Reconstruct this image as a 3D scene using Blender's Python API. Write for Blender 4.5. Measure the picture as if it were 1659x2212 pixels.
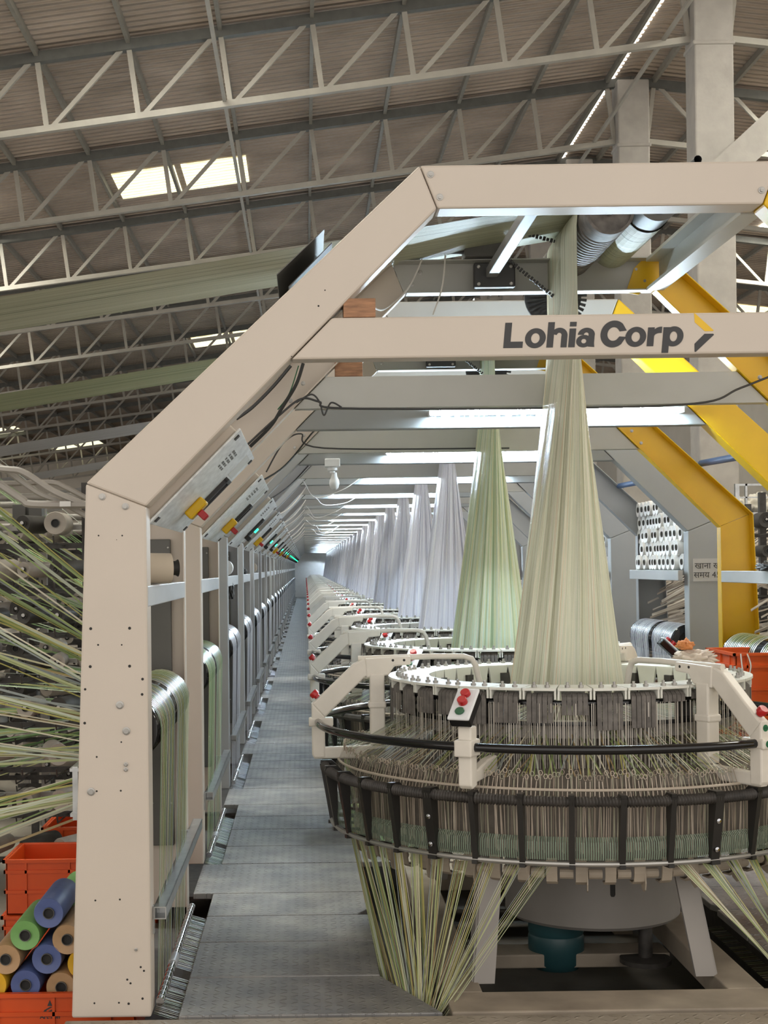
import bpy, bmesh, math, random
from math import sin, cos, pi, radians, sqrt, atan2
from mathutils import Vector, Matrix

for _o in list(bpy.data.objects):
    bpy.data.objects.remove(_o)
SC = bpy.context.scene
COL = SC.collection
rnd = random.Random(7)

# ------------------------------------------------------------------ camera, world, exposure
F_PX, VPX, VPY, ROLL, EYE = 3100.0, 660.0, 1225.0, 0.0135, 1.6
cam_d = bpy.data.cameras.new('camera')
cam = bpy.data.objects.new('camera', cam_d)
COL.objects.link(cam)
cam_d.sensor_fit = 'AUTO'
cam_d.sensor_width = 36.0
cam_d.lens = F_PX * 36.0 / 2212.0
cam_d.shift_x = (829.5 - VPX) / 2212.0
cam_d.shift_y = (VPY - 1106.0) / 2212.0
cam_d.clip_start = 0.05
cam_d.clip_end = 400
cam.matrix_world = Matrix.Translation((0, 0, EYE)) @ Matrix.Rotation(pi/2, 4, 'X') @ Matrix.Rotation(-ROLL, 4, 'Z')
SC.camera = cam

world = bpy.data.worlds.new('world')
SC.world = world
world.use_nodes = True
_bg = world.node_tree.nodes['Background']
_bg.inputs[0].default_value = (1.0, 0.945, 0.88, 1)
_bg.inputs[1].default_value = 1.0
SC.view_settings.view_transform = 'Standard'
SC.view_settings.look = 'None'
SC.view_settings.gamma = 1.0
SC.view_settings.use_curve_mapping = False
SC.view_settings.exposure = 0.70
SC.cycles.use_denoising = True
SC.cycles.max_bounces = 6
SC.cycles.diffuse_bounces = 4
SC.cycles.glossy_bounces = 3
SC.cycles.sample_clamp_indirect = 6.0
TUBE_STRENGTH = 165.0
ADDED_SKYLIGHT_STRENGTH = 21.0

def W(px, py, D):
    """photo point -> place at depth D (metres in front of the camera)"""
    u, v = px - VPX, py - VPY
    return Vector(((u - ROLL*v) * D / F_PX, D, EYE - (v + ROLL*u) * D / F_PX))

# ------------------------------------------------------------------ materials
def mat(name, color, rough=0.5, metal=0.0, var=0.06, scale=6.0, bump=0.0, bscale=60.0, emit=0.0, spec=0.5, stretch=None):
    m = bpy.data.materials.new(name)
    m.use_nodes = True
    nt = m.node_tree
    b = nt.nodes['Principled BSDF']
    b.inputs['Roughness'].default_value = rough
    b.inputs['Metallic'].default_value = metal
    b.inputs['Specular IOR Level'].default_value = spec
    c = (*color, 1)
    tc = nt.nodes.new('ShaderNodeTexCoord')
    src = tc.outputs['Object']
    if stretch:
        mp = nt.nodes.new('ShaderNodeMapping')
        mp.inputs['Scale'].default_value = stretch
        nt.links.new(src, mp.inputs['Vector'])
        src = mp.outputs['Vector']
    n = nt.nodes.new('ShaderNodeTexNoise')
    n.inputs['Scale'].default_value = scale
    n.inputs['Detail'].default_value = 4
    nt.links.new(src, n.inputs['Vector'])
    r = nt.nodes.new('ShaderNodeValToRGB')
    r.color_ramp.elements[0].position = 0.3
    r.color_ramp.elements[1].position = 0.7
    r.color_ramp.elements[0].color = (*[max(0, x*(1-var)) for x in color], 1)
    r.color_ramp.elements[1].color = (*[min(1, x*(1+var)) for x in color], 1)
    nt.links.new(n.outputs['Fac'], r.inputs['Fac'])
    nt.links.new(r.outputs['Color'], b.inputs['Base Color'])
    if bump:
        n2 = nt.nodes.new('ShaderNodeTexNoise')
        n2.inputs['Scale'].default_value = bscale
        nt.links.new(src, n2.inputs['Vector'])
        bp = nt.nodes.new('ShaderNodeBump')
        bp.inputs['Strength'].default_value = bump
        bp.inputs['Distance'].default_value = 0.01
        nt.links.new(n2.outputs['Fac'], bp.inputs['Height'])
        nt.links.new(bp.outputs['Normal'], b.inputs['Normal'])
    if emit:
        b.inputs['Emission Color'].default_value = c
        b.inputs['Emission Strength'].default_value = emit
    return m

def tape_mat(name, cols, rough=0.35, spec=0.5):
    """each loose tape gets its own colour from a short palette"""
    m = bpy.data.materials.new(name)
    m.use_nodes = True
    nt = m.node_tree
    b = nt.nodes['Principled BSDF']
    b.inputs['Roughness'].default_value = rough
    b.inputs['Specular IOR Level'].default_value = spec
    g = nt.nodes.new('ShaderNodeNewGeometry')
    r = nt.nodes.new('ShaderNodeValToRGB')
    r.color_ramp.interpolation = 'CONSTANT'
    els = r.color_ramp.elements
    els[0].color = (*cols[0], 1)
    els[0].position = 0
    els[1].color = (*cols[1], 1)
    els[1].position = 1.0/len(cols)
    for i in range(2, len(cols)):
        e = els.new(i/len(cols))
        e.color = (*cols[i], 1)
    nt.links.new(g.outputs['Random Per Island'], r.inputs['Fac'])
    nt.links.new(r.outputs['Color'], b.inputs['Base Color'])
    return m

def fabric_mat(name, cols, nstripe=60.0, trans=0.10):
    """woven sheet: stripes of warp colour along the length, fine weave bump"""
    m = bpy.data.materials.new(name)
    m.use_nodes = True
    nt = m.node_tree
    b = nt.nodes['Principled BSDF']
    b.inputs['Roughness'].default_value = 0.42
    tc = nt.nodes.new('ShaderNodeTexCoord')
    mp = nt.nodes.new('ShaderNodeMapping')
    mp.inputs['Scale'].default_value = (nstripe, 0.15, 1)
    nt.links.new(tc.outputs['UV'], mp.inputs['Vector'])
    n = nt.nodes.new('ShaderNodeTexNoise')
    n.inputs['Scale'].default_value = 1.0
    n.inputs['Detail'].default_value = 5
    n.inputs['Roughness'].default_value = 0.7
    nt.links.new(mp.outputs['Vector'], n.inputs['Vector'])
    r = nt.nodes.new('ShaderNodeValToRGB')
    els = r.color_ramp.elements
    els[0].position = 0.40
    els[0].color = (*cols[0], 1)
    els[1].position = 0.60
    els[1].color = (*cols[-1], 1)
    for i, c in enumerate(cols[1:-1]):
        e = els.new(0.40 + 0.20*(i+1)/(len(cols)-1))
        e.color = (*c, 1)
    nt.links.new(n.outputs['Fac'], r.inputs['Fac'])
    nt.links.new(r.outputs['Color'], b.inputs['Base Color'])
    mp2 = nt.nodes.new('ShaderNodeMapping')
    mp2.inputs['Scale'].default_value = (300, 400, 1)
    nt.links.new(tc.outputs['UV'], mp2.inputs['Vector'])
    n2 = nt.nodes.new('ShaderNodeTexNoise')
    n2.inputs['Scale'].default_value = 1.0
    nt.links.new(mp2.outputs['Vector'], n2.inputs['Vector'])
    mx = nt.nodes.new('ShaderNodeMath')
    mx.operation = 'ADD'
    nt.links.new(n.outputs['Fac'], mx.inputs[0])
    nt.links.new(n2.outputs['Fac'], mx.inputs[1])
    bp = nt.nodes.new('ShaderNodeBump')
    bp.inputs['Strength'].default_value = 0.35
    bp.inputs['Distance'].default_value = 0.006
    nt.links.new(mx.outputs[0], bp.inputs['Height'])
    nt.links.new(bp.outputs['Normal'], b.inputs['Normal'])
    tr = nt.nodes.new('ShaderNodeBsdfTranslucent')
    nt.links.new(r.outputs['Color'], tr.inputs['Color'])
    ms = nt.nodes.new('ShaderNodeMixShader')
    ms.inputs[0].default_value = trans
    nt.links.new(b.outputs[0], ms.inputs[1])
    nt.links.new(tr.outputs[0], ms.inputs[2])
    nt.links.new(ms.outputs[0], nt.nodes['Material Output'].inputs[0])
    return m

def plate_mat(name, base, dust):
    """diamond tread plate: raised tear drops alternating in direction, dusty"""
    m = bpy.data.materials.new(name)
    m.use_nodes = True
    nt = m.node_tree
    b = nt.nodes['Principled BSDF']
    b.inputs['Roughness'].default_value = 0.5
    b.inputs['Metallic'].default_value = 0.25
    tc = nt.nodes.new('ShaderNodeTexCoord')
    sp = nt.nodes.new('ShaderNodeSeparateXYZ')
    nt.links.new(tc.outputs['Object'], sp.inputs[0])
    def M(op, a, b2=None, c=None):
        n = nt.nodes.new('ShaderNodeMath')
        n.operation = op
        for i, x in enumerate((a, b2, c)):
            if x is None: continue
            if isinstance(x, (int, float)): n.inputs[i].default_value = x
            else: nt.links.new(x, n.inputs[i])
        return n.outputs[0]
    s = 24.0
    x = M('MULTIPLY', sp.outputs[0], s)
    y = M('MULTIPLY', sp.outputs[1], s)
    par = M('MODULO', M('ABSOLUTE', M('ADD', M('FLOOR', x), M('FLOOR', y))), 2.0)
    fx = M('SUBTRACT', M('FRACT', x), 0.5)
    fy = M('SUBTRACT', M('FRACT', y), 0.5)
    a = M('ADD', fx, fy)
    c = M('SUBTRACT', fx, fy)
    ip = M('SUBTRACT', 1.0, par)
    la = M('ADD', M('MULTIPLY', a, par), M('MULTIPLY', c, ip))
    lb = M('ADD', M('MULTIPLY', c, par), M('MULTIPLY', a, ip))
    d = M('ADD', M('POWER', M('DIVIDE', la, 0.62), 2.0), M('POWER', M('DIVIDE', lb, 0.2), 2.0))
    h = M('MAXIMUM', M('SUBTRACT', 1.0, d), 0.0)
    bp = nt.nodes.new('ShaderNodeBump')
    bp.inputs['Strength'].default_value = 1.0
    bp.inputs['Distance'].default_value = 0.006
    nt.links.new(h, bp.inputs['Height'])
    nt.links.new(bp.outputs['Normal'], b.inputs['Normal'])
    n = nt.nodes.new('ShaderNodeTexNoise')
    n.inputs['Scale'].default_value = 5
    n.inputs['Detail'].default_value = 8
    nt.links.new(tc.outputs['Object'], n.inputs['Vector'])
    r = nt.nodes.new('ShaderNodeValToRGB')
    r.color_ramp.elements[0].position = 0.35
    r.color_ramp.elements[1].position = 0.72
    r.color_ramp.elements[0].color = (*base, 1)
    r.color_ramp.elements[1].color = (*dust, 1)
    nt.links.new(n.outputs['Fac'], r.inputs['Fac'])
    nt.links.new(r.outputs['Color'], b.inputs['Base Color'])
    return m

def roof_mat(name, color):
    """fibre-cement sheet: round corrugations running down the slope"""
    m = mat(name, color, 0.85, var=0.2, scale=0.7)
    nt = m.node_tree
    b = nt.nodes['Principled BSDF']
    tc = nt.nodes.new('ShaderNodeTexCoord')
    w = nt.nodes.new('ShaderNodeTexWave')
    w.bands_direction = 'Y'
    w.inputs['Scale'].default_value = 1.35
    w.inputs['Distortion'].default_value = 0.15
    w.inputs['Detail'].default_value = 1.0
    nt.links.new(tc.outputs['Object'], w.inputs['Vector'])
    bp = nt.nodes.new('ShaderNodeBump')
    bp.inputs['Strength'].default_value = 1.0
    bp.inputs['Distance'].default_value = 0.10
    nt.links.new(w.outputs['Fac'], bp.inputs['Height'])
    nt.links.new(bp.outputs['Normal'], b.inputs['Normal'])
    return m

M = {}
M['cream'] = mat('cream_paint', (0.555, 0.49, 0.42), 0.42, var=0.02, scale=3, bump=0.03, bscale=300)
M['gray'] = mat('gray_paint', (0.35, 0.365, 0.375), 0.45, var=0.06, scale=3)
M['pale'] = mat('pale_gray_paint', (0.44, 0.44, 0.415), 0.4, var=0.03)
M['lip'] = mat('cross_beam_paint', (0.26, 0.27, 0.27), 0.5, var=0.03)  # pale gray, darkened in colour to offset the tube lamps' glare
M['yellow'] = mat('yellow_paint', (0.72, 0.44, 0.004), 0.35, var=0.05)
M['white'] = mat('white_paint', (0.68, 0.64, 0.57), 0.4, var=0.05, scale=12)
M['ringwhite'] = mat('ring_paint', (0.70, 0.70, 0.64), 0.35, var=0.04, scale=12)
M['black'] = mat('black_rubber', (0.016, 0.015, 0.014), 0.35, var=0.2)
M['gloss_black'] = mat('gloss_black', (0.008, 0.008, 0.009), 0.12, var=0.1)
M['dark'] = mat('dusty_dark_steel', (0.045, 0.04, 0.036), 0.55, var=0.4, scale=20)
M['belt'] = mat('heddle_rubber', (0.125, 0.113, 0.103), 0.6, var=0.35, scale=25)
M['steel'] = mat('zinc_steel', (0.42, 0.43, 0.43), 0.32, metal=0.8, var=0.15, scale=14)
M['alu'] = mat('galvanised_bar', (0.46, 0.47, 0.48), 0.42, metal=0.15, var=0.08, scale=8, stretch=(1, .2, 1))
M['chrome'] = mat('chrome', (0.42, 0.43, 0.45), 0.10, metal=1.0, var=0.02)
M['bolt'] = mat('bolt_steel', (0.36, 0.35, 0.33), 0.35, metal=0.7, var=0.1)
M['red'] = mat('red_button', (0.42, 0.01, 0.012), 0.3)
M['green'] = mat('green_button', (0.01, 0.09, 0.035), 0.3)
M['teal'] = mat('motor_paint', (0.02, 0.07, 0.08), 0.4)
M['orange'] = mat('orange_plastic', (0.62, 0.075, 0.008), 0.38, var=0.08, scale=5)
M['ink'] = mat('dark_ink', (0.03, 0.03, 0.032), 0.5, var=0.05)
M['paper'] = mat('taped_paper', (0.52, 0.52, 0.52), 0.35, var=0.05)
M['label'] = mat('printed_label', (0.62, 0.62, 0.6), 0.5)
M['cable'] = mat('black_cable', (0.02, 0.02, 0.02), 0.4)
M['wcable'] = mat('white_cable', (0.6, 0.58, 0.55), 0.5)
M['conduit'] = mat('conduit', (0.30, 0.28, 0.25), 0.5, var=0.12)
M['wood'] = mat('wood', (0.30, 0.15, 0.075), 0.6, var=0.35, scale=14, stretch=(1, 1, 6))
M['duct'] = mat('dark_gray_duct', (0.09, 0.088, 0.08), 0.45)
M['bluepipe'] = mat('blue_pipe', (0.035, 0.095, 0.24), 0.45)
M['panel'] = mat('film_wrapped_panel', (0.74, 0.77, 0.78), 0.3, var=0.16, scale=9, stretch=(4, 1, 4))
M['roof'] = roof_mat('roof_sheet', (0.44, 0.355, 0.28))
M['truss'] = mat('truss_paint', (0.36, 0.335, 0.29), 0.5, var=0.12, scale=2)
M['purlin'] = mat('purlin_paint', (0.21, 0.195, 0.165), 0.5, var=0.12)
M['truss_dark'] = mat('truss_dark_paint', (0.11, 0.11, 0.10), 0.55, var=0.12)
M['concrete'] = mat('whitewashed_concrete', (0.37, 0.345, 0.315), 0.85, var=0.08, scale=4, bump=0.3, bscale=14)
M['partition'] = mat('limewashed_partition', (0.82, 0.81, 0.80), 0.8, var=.03)
M['wall'] = mat('plastered_wall', (0.68, 0.63, 0.55), 0.85, var=0.05, scale=1)
M['floor'] = mat('concrete_floor', (0.24, 0.21, 0.17), 0.75, var=0.25, scale=2)
M['pit'] = mat('oily_pit_floor', (0.045, 0.038, 0.03), 0.7, var=0.4, scale=5)  # darker, mottled sheet over the floor below the looms
M['dustbeam'] = mat('dusty_base_steel', (0.33, 0.28, 0.22), 0.65, var=0.2, scale=5)
M['housing'] = mat('dusty_housing', (0.15, 0.13, 0.108), 0.65, var=0.3, scale=10)
M['drum'] = mat('drum_paint', (0.26, 0.24, 0.22), 0.5, var=0.1, scale=3)
M['plate'] = plate_mat('tread_plate', (0.19, 0.19, 0.195), (0.33, 0.32, 0.30))
M['kerb'] = plate_mat('dusty_tread_plate', (0.31, 0.265, 0.21), (0.42, 0.365, 0.30))
M['tube'] = mat('lamp_tube', (0.68, 0.86, 1.0), 0.4, emit=TUBE_STRENGTH, var=0.0)
M['ridge'] = mat('ridge_daylight', (1.0, 0.95, 0.85), 0.6, emit=3.0, var=0.0)
def striped_sky():  # in-view skylights: dimmed glow, corrugation stripes put into the emission colour
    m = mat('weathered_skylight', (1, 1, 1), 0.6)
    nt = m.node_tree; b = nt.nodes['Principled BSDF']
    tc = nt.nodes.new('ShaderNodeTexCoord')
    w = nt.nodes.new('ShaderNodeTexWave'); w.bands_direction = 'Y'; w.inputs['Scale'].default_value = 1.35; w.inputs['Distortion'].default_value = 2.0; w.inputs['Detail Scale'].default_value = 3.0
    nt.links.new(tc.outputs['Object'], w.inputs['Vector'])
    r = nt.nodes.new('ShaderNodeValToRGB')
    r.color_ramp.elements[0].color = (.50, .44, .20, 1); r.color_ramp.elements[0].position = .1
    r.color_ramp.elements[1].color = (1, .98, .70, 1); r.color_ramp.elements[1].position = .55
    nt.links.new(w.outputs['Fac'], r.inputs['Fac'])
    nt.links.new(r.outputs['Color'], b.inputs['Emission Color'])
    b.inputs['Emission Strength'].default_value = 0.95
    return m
M['sky_old'] = striped_sky()
M['sky'] = mat('skylight_sheet', (1.0, 0.98, 0.86), 0.6, emit=ADDED_SKYLIGHT_STRENGTH, var=0.0)  # strong glow of the skylights added out of view
M['glow_green'] = mat('green_lamp', (0.02, 0.8, 0.3), 0.3, emit=3.0, var=0)
M['lampwhite'] = mat('lamp_plastic', (0.72, 0.74, 0.76), 0.35)
M['core'] = mat('bobbin_core', (0.012, 0.011, 0.01), 0.6)
M['bob_white'] = mat('white_yarn', (0.84, 0.84, 0.83), 0.5, var=0.04, scale=20)
M['bob_dusty'] = mat('dusty_yarn', (0.36, 0.325, 0.28), 0.6, var=0.15, scale=10)
M['bob_dark'] = mat('bare_dark_spool', (0.04, 0.037, 0.033), 0.6, var=0.3, scale=12)
M['bob_blue'] = mat('blue_yarn', (0.085, 0.12, 0.29), 0.45, var=0.08, scale=18)
M['bob_green'] = mat('green_yarn', (0.17, 0.37, 0.11), 0.45, var=0.08, scale=18)
M['bob_tan'] = mat('tan_yarn', (0.43, 0.27, 0.14), 0.5, var=0.08, scale=18)
M['bob_yellow'] = mat('yellow_yarn', (0.70, 0.40, 0.02), 0.45, var=0.08, scale=18)
M['cardboard'] = mat('cardboard_cone', (0.48, 0.41, 0.32), 0.7, var=0.06)
M['sack'] = mat('sack_cloth', (0.55, 0.47, 0.40), 0.7, var=0.15, scale=6, bump=0.4, bscale=20)
M['sack_orange'] = mat('orange_sack', (0.55, 0.20, 0.06), 0.6, var=0.25, scale=7, bump=0.4, bscale=25)
M['sack_white'] = mat('white_sack', (0.70, 0.66, 0.58), 0.8, var=0.08, bump=0.4, bscale=8)
M['sack_yellow'] = mat('yellow_sack', (0.62, 0.43, 0.10), 0.8, var=0.1, bump=0.4, bscale=8)
M['wire'] = tape_mat('heddle_wire', [(.56, .52, .46), (.44, .40, .35), (.64, .60, .54), (.30, .27, .23)], 0.4)
M['lwire'] = tape_mat('tension_wire', [(.42, .35, .28), (.26, .21, .16), (.48, .41, .33), (.32, .31, .22)], 0.5)
M['loop'] = tape_mat('green_loop', [(.17, .23, .165), (.14, .19, .14), (.19, .25, .19), (.15, .20, .15)], 0.5)
TG = [(.36, .40, .19), (.25, .32, .12), (.50, .48, .31), (.32, .30, .09), (.40, .44, .34), (.17, .23, .085), (.52, .49, .38), (.24, .27, .26), (.30, .22, .10)]
TGR = [(.30, .44, .22), (.22, .36, .15), (.42, .52, .34), (.50, .52, .24), (.45, .50, .44), (.18, .30, .13)]
TW = [(.56, .56, .60), (.44, .44, .50), (.64, .64, .67), (.34, .34, .40), (.50, .50, .55)]
TDW = [(.44, .39, .33), (.52, .47, .40), (.30, .26, .22), (.58, .54, .48)]
M['tapes_mixed'] = tape_mat('mixed_tapes', TG)
M['tapes_green'] = tape_mat('green_tapes', TGR)
M['tapes_white'] = tape_mat('white_tapes', TW)
M['tapes_dusty'] = tape_mat('dusty_white_tapes', TDW)
M['fab_mixed'] = fabric_mat('cream_green_fabric', [(.42, .42, .29), (.66, .68, .52), (.84, .82, .66), (.60, .66, .50), (.88, .86, .74), (.66, .58, .40)], 44)
M['fab_green'] = fabric_mat('green_fabric', [(.34, .46, .27), (.58, .70, .46), (.80, .82, .54), (.60, .78, .66), (.84, .86, .72), (.66, .66, .36)], 40)
M['fab_white'] = fabric_mat('white_fabric', [(.52, .53, .63), (.72, .74, .86), (.82, .84, .93), (.68, .70, .82), (.88, .90, .96)], 32)

M['band_mixed'] = fabric_mat('cream_green_band', [(.20, .21, .13), (.40, .41, .28), (.54, .53, .40), (.36, .39, .27), (.60, .59, .47)], 90, 0.0)  # bands: the tube fabrics darkened, underside shade put into the colour
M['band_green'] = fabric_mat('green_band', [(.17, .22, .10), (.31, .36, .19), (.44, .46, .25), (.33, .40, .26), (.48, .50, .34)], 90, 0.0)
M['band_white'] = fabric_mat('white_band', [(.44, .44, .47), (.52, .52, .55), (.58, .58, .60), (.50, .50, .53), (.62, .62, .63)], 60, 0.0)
M['bar_gray'] = mat('bare_bar', (0.20, 0.20, 0.205), 0.45, metal=0.1, var=0.08)
M['sticker'] = mat('green_sticker', (0.005, 0.13, 0.05), 0.4)
# ------------------------------------------------------------------ mesh helper
class MB:
    def __init__(s):
        s.v, s.f, s.uv = [], [], []
    def add(s, verts, faces, uvs=None):
        o = len(s.v)
        s.v.extend([tuple(x) for x in verts])
        for i, f in enumerate(faces):
            s.f.append(tuple(o+j for j in f))
            s.uv.append(uvs[i] if uvs else None)
    def box(s, a, b):
        x0, y0, z0 = a; x1, y1, z1 = b
        s.add([(x0,y0,z0),(x1,y0,z0),(x1,y1,z0),(x0,y1,z0),(x0,y0,z1),(x1,y0,z1),(x1,y1,z1),(x0,y1,z1)],
              [(0,3,2,1),(4,5,6,7),(0,1,5,4),(1,2,6,5),(2,3,7,6),(3,0,4,7)])
        return s
    def hexa(s, p):  # 8 points, bottom ring then top ring
        s.add(p, [(0,3,2,1),(4,5,6,7),(0,1,5,4),(1,2,6,5),(2,3,7,6),(3,0,4,7)])
        return s
    def bar(s, p, q, w, h, up=(0,0,1)):
        p, q = Vector(p), Vector(q)
        d = (q-p).normalized()
        u = Vector(up)
        if abs(d.dot(u)) > 0.97: u = Vector((0,1,0))
        sx = d.cross(u).normalized()*w/2
        sz = sx.cross(d).normalized()*h/2
        s.hexa([p-sx-sz, p+sx-sz, q+sx-sz, q-sx-sz, p-sx+sz, p+sx+sz, q+sx+sz, q-sx+sz])
        return s
    def prism(s, poly, y0, y1, frame=None):
        """poly of (x,z), extruded along y; frame maps (x,y,z)->Vector"""
        fr = frame or (lambda x, y, z: Vector((x, y, z)))
        n = len(poly)
        vs = [fr(x, y0, z) for x, z in poly] + [fr(x, y1, z) for x, z in poly]
        fs = [tuple(range(n)), tuple(range(2*n-1, n-1, -1))]
        for i in range(n):
            j = (i+1) % n
            fs.append((i, n+i, n+j, j))
        s.add(vs, fs)
        return s
    def tube(s, pts, r, n=8, closed=False, caps=True):
        pts = [Vector(p) for p in pts]
        N = len(pts)
        rr = r if isinstance(r, (list, tuple)) else [r]*N
        vs, fs = [], []
        prev = None
        for i, p in enumerate(pts):
            a = pts[(i-1) % N] if (closed or i > 0) else p
            b = pts[(i+1) % N] if (closed or i < N-1) else p
            d = (b-a)
            d = d.normalized() if d.length > 1e-9 else Vector((0,0,1))
            if prev is None:
                u = Vector((0,0,1)) if abs(d.z) < 0.9 else Vector((0,1,0))
                u = (u - d*u.dot(d)).normalized()
            else:
                u = prev - d*prev.dot(d)
                u = u.normalized() if u.length > 1e-6 else Vector((1,0,0))
            prev = u
            w = d.cross(u)
            for k in range(n):
                t = 2*pi*k/n
                vs.append(p + (u*cos(t) + w*sin(t))*rr[i])
        M_ = N if closed else N-1
        for i in range(M_):
            for k in range(n):
                a, b = i*n+k, i*n+(k+1) % n
                c, d2 = ((i+1) % N)*n+(k+1) % n, ((i+1) % N)*n+k
                fs.append((a, b, c, d2))
        if not closed and caps:
            fs.append(tuple(range(n-1, -1, -1)))
            fs.append(tuple((N-1)*n+k for k in range(n)))
        s.add(vs, fs)
        return s
    def lathe(s, prof, n=24, frame=None, a0=0.0, a1=2*pi):
        """prof of (r,z) about the z axis"""
        fr = frame or (lambda x, y, z: Vector((x, y, z)))
        full = abs(a1-a0-2*pi) < 1e-6
        cnt = n if full else n+1
        vs, fs = [], []
        for i in range(cnt):
            t = a0+(a1-a0)*i/n
            for r, z in prof:
                vs.append(fr(r*cos(t), r*sin(t), z))
        m = len(prof)
        for i in range(n):
            for j in range(m-1):
                a = i*m+j; b = ((i+1) % cnt)*m+j
                fs.append((a, b, b+1, a+1))
        s.add(vs, fs)
        return s
    def strip(s, pts, w):
        """flat ribbon through pts, w = half width vector"""
        w = Vector(w)
        vs = []
        for p in pts:
            p = Vector(p)
            vs += [p-w, p+w]
        s.add(vs, [(2*i, 2*i+1, 2*i+3, 2*i+2) for i in range(len(pts)-1)])
        return s
    def bevel_build(s, name, m, parent=None, bevel=0.004, seg=2, smooth=False):
        o = s.build(name, m, parent, smooth)
        b = o.modifiers.new('bevel', 'BEVEL')
        b.width = bevel
        b.segments = seg
        b.limit_method = 'ANGLE'
        return o
    def build(s, name, m, parent=None, smooth=False):
        me = bpy.data.meshes.new(name)
        me.from_pydata(s.v, [], s.f)
        if any(u for u in s.uv):
            ul = me.uv_layers.new(name='UVMap')
            k = 0
            for fi, f in enumerate(s.f):
                for j in range(len(f)):
                    if s.uv[fi]: ul.data[k].uv = s.uv[fi][j]
                    k += 1
        me.materials.append(m if not isinstance(m, str) else M[m])
        if smooth:
            for p in me.polygons: p.use_smooth = True
        bm = bmesh.new()
        bm.from_mesh(me)
        bmesh.ops.recalc_face_normals(bm, faces=bm.faces)
        bm.to_mesh(me)
        bm.free()
        if smooth: me.set_sharp_from_angle(angle=radians(40))
        o = bpy.data.objects.new(name, me)
        COL.objects.link(o)
        if parent: o.parent = parent
        return o

def tag(o, label=None, cat=None, group=None, kind=None):
    if label: o['label'] = label
    if cat: o['category'] = cat
    if group: o['group'] = group
    if kind: o['kind'] = kind
    return o
def thing(name, loc, label, cat, group=None, rz=0.0):
    o = bpy.data.objects.new(name, None)
    COL.objects.link(o)
    o.empty_display_size = 0.1
    o.location = loc
    o.rotation_euler = (0, 0, rz)
    return tag(o, label, cat, group)
def struct(o, label=None):
    o['kind'] = 'structure'
    if label: o['label'] = label
    return o
def kids(o): return [c for c in o.children]
def dup(o, loc=None, label=None, parent=None, rz=None, remat=None):
    c = o.copy()
    COL.objects.link(c)
    if parent: c.parent = parent
    if loc is not None: c.location = loc
    if rz is not None: c.rotation_euler = (0, 0, rz)
    if label: c['label'] = label
    if remat and c.type == 'MESH' and c.data.materials and c.data.materials[0].name in remat:
        key = (c.data.name, remat[c.data.materials[0].name].name)
        if key not in _rm:
            d = c.data.copy()
            d.materials[0] = remat[c.data.materials[0].name]
            _rm[key] = d
        c.data = _rm[key]
    for ch in kids(o): dup(ch, parent=c, remat=remat)
    return c
_rm = {}
ONES = ['zeroth', 'first', 'second', 'third', 'fourth', 'fifth', 'sixth', 'seventh', 'eighth', 'ninth', 'tenth', 'eleventh', 'twelfth',
        'thirteenth', 'fourteenth', 'fifteenth', 'sixteenth', 'seventeenth', 'eighteenth', 'nineteenth', 'twentieth']
def nth(i):
    if i <= 20: return ONES[i]
    return ('twenty-' if i < 30 else 'thirty-') + ONES[i % 10] if i % 10 else 'thirtieth'

# ------------------------------------------------------------------ layout numbers
D1, S, NB = 5.124, 2.641, 27          # first portal, bay length, bays
MID = 1.58                            # second frame of each bay
CX = 1.07                             # centre line of the portals
RX, RD = 1.165, D1 + S/2              # loom centre
PITZ = -0.35
def mx(x): return 2*CX - x
END = D1 + S*NB

# ------------------------------------------------------------------ hall
RIDGE_X, RIDGE_Z, PITCH = 7.15, 12.15, 0.125
def roof_z(x): return RIDGE_Z - PITCH*abs(RIDGE_X-x)
b = MB(); b.box((-30, -4, PITZ-0.2), (34, 99, PITZ)); struct(b.build('floor', 'floor'))
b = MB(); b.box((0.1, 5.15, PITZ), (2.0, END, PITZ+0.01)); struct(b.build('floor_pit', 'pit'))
for nm, xa, xb in (('ceiling_left', -30, RIDGE_X), ('ceiling_right', RIDGE_X, 34)):
    b = MB()
    za, zb = roof_z(xa), roof_z(xb)
    b.hexa([(xa,-4,za),(xb,-4,zb),(xb,99,zb),(xa,99,za),(xa,-4,za+.05),(xb,-4,zb+.05),(xb,99,zb+.05),(xa,99,za+.05)])
    struct(b.build(nm, 'roof'))
b = MB(); b.prism([(-30, PITZ), (34, PITZ), (34, roof_z(34)), (RIDGE_X, RIDGE_Z), (-30, roof_z(-30))], 98, 98.3)
struct(b.build('wall_back', 'wall'))
b = MB(); b.box((12.3, 15, PITZ), (12.6, 98, 6.8)); struct(b.build('wall_right', 'wall'))
b = MB(); b.box((-0.9, END+.6, PITZ), (9, END+.8, 3.6)); struct(b.build('wall_partition', 'partition'))

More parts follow.
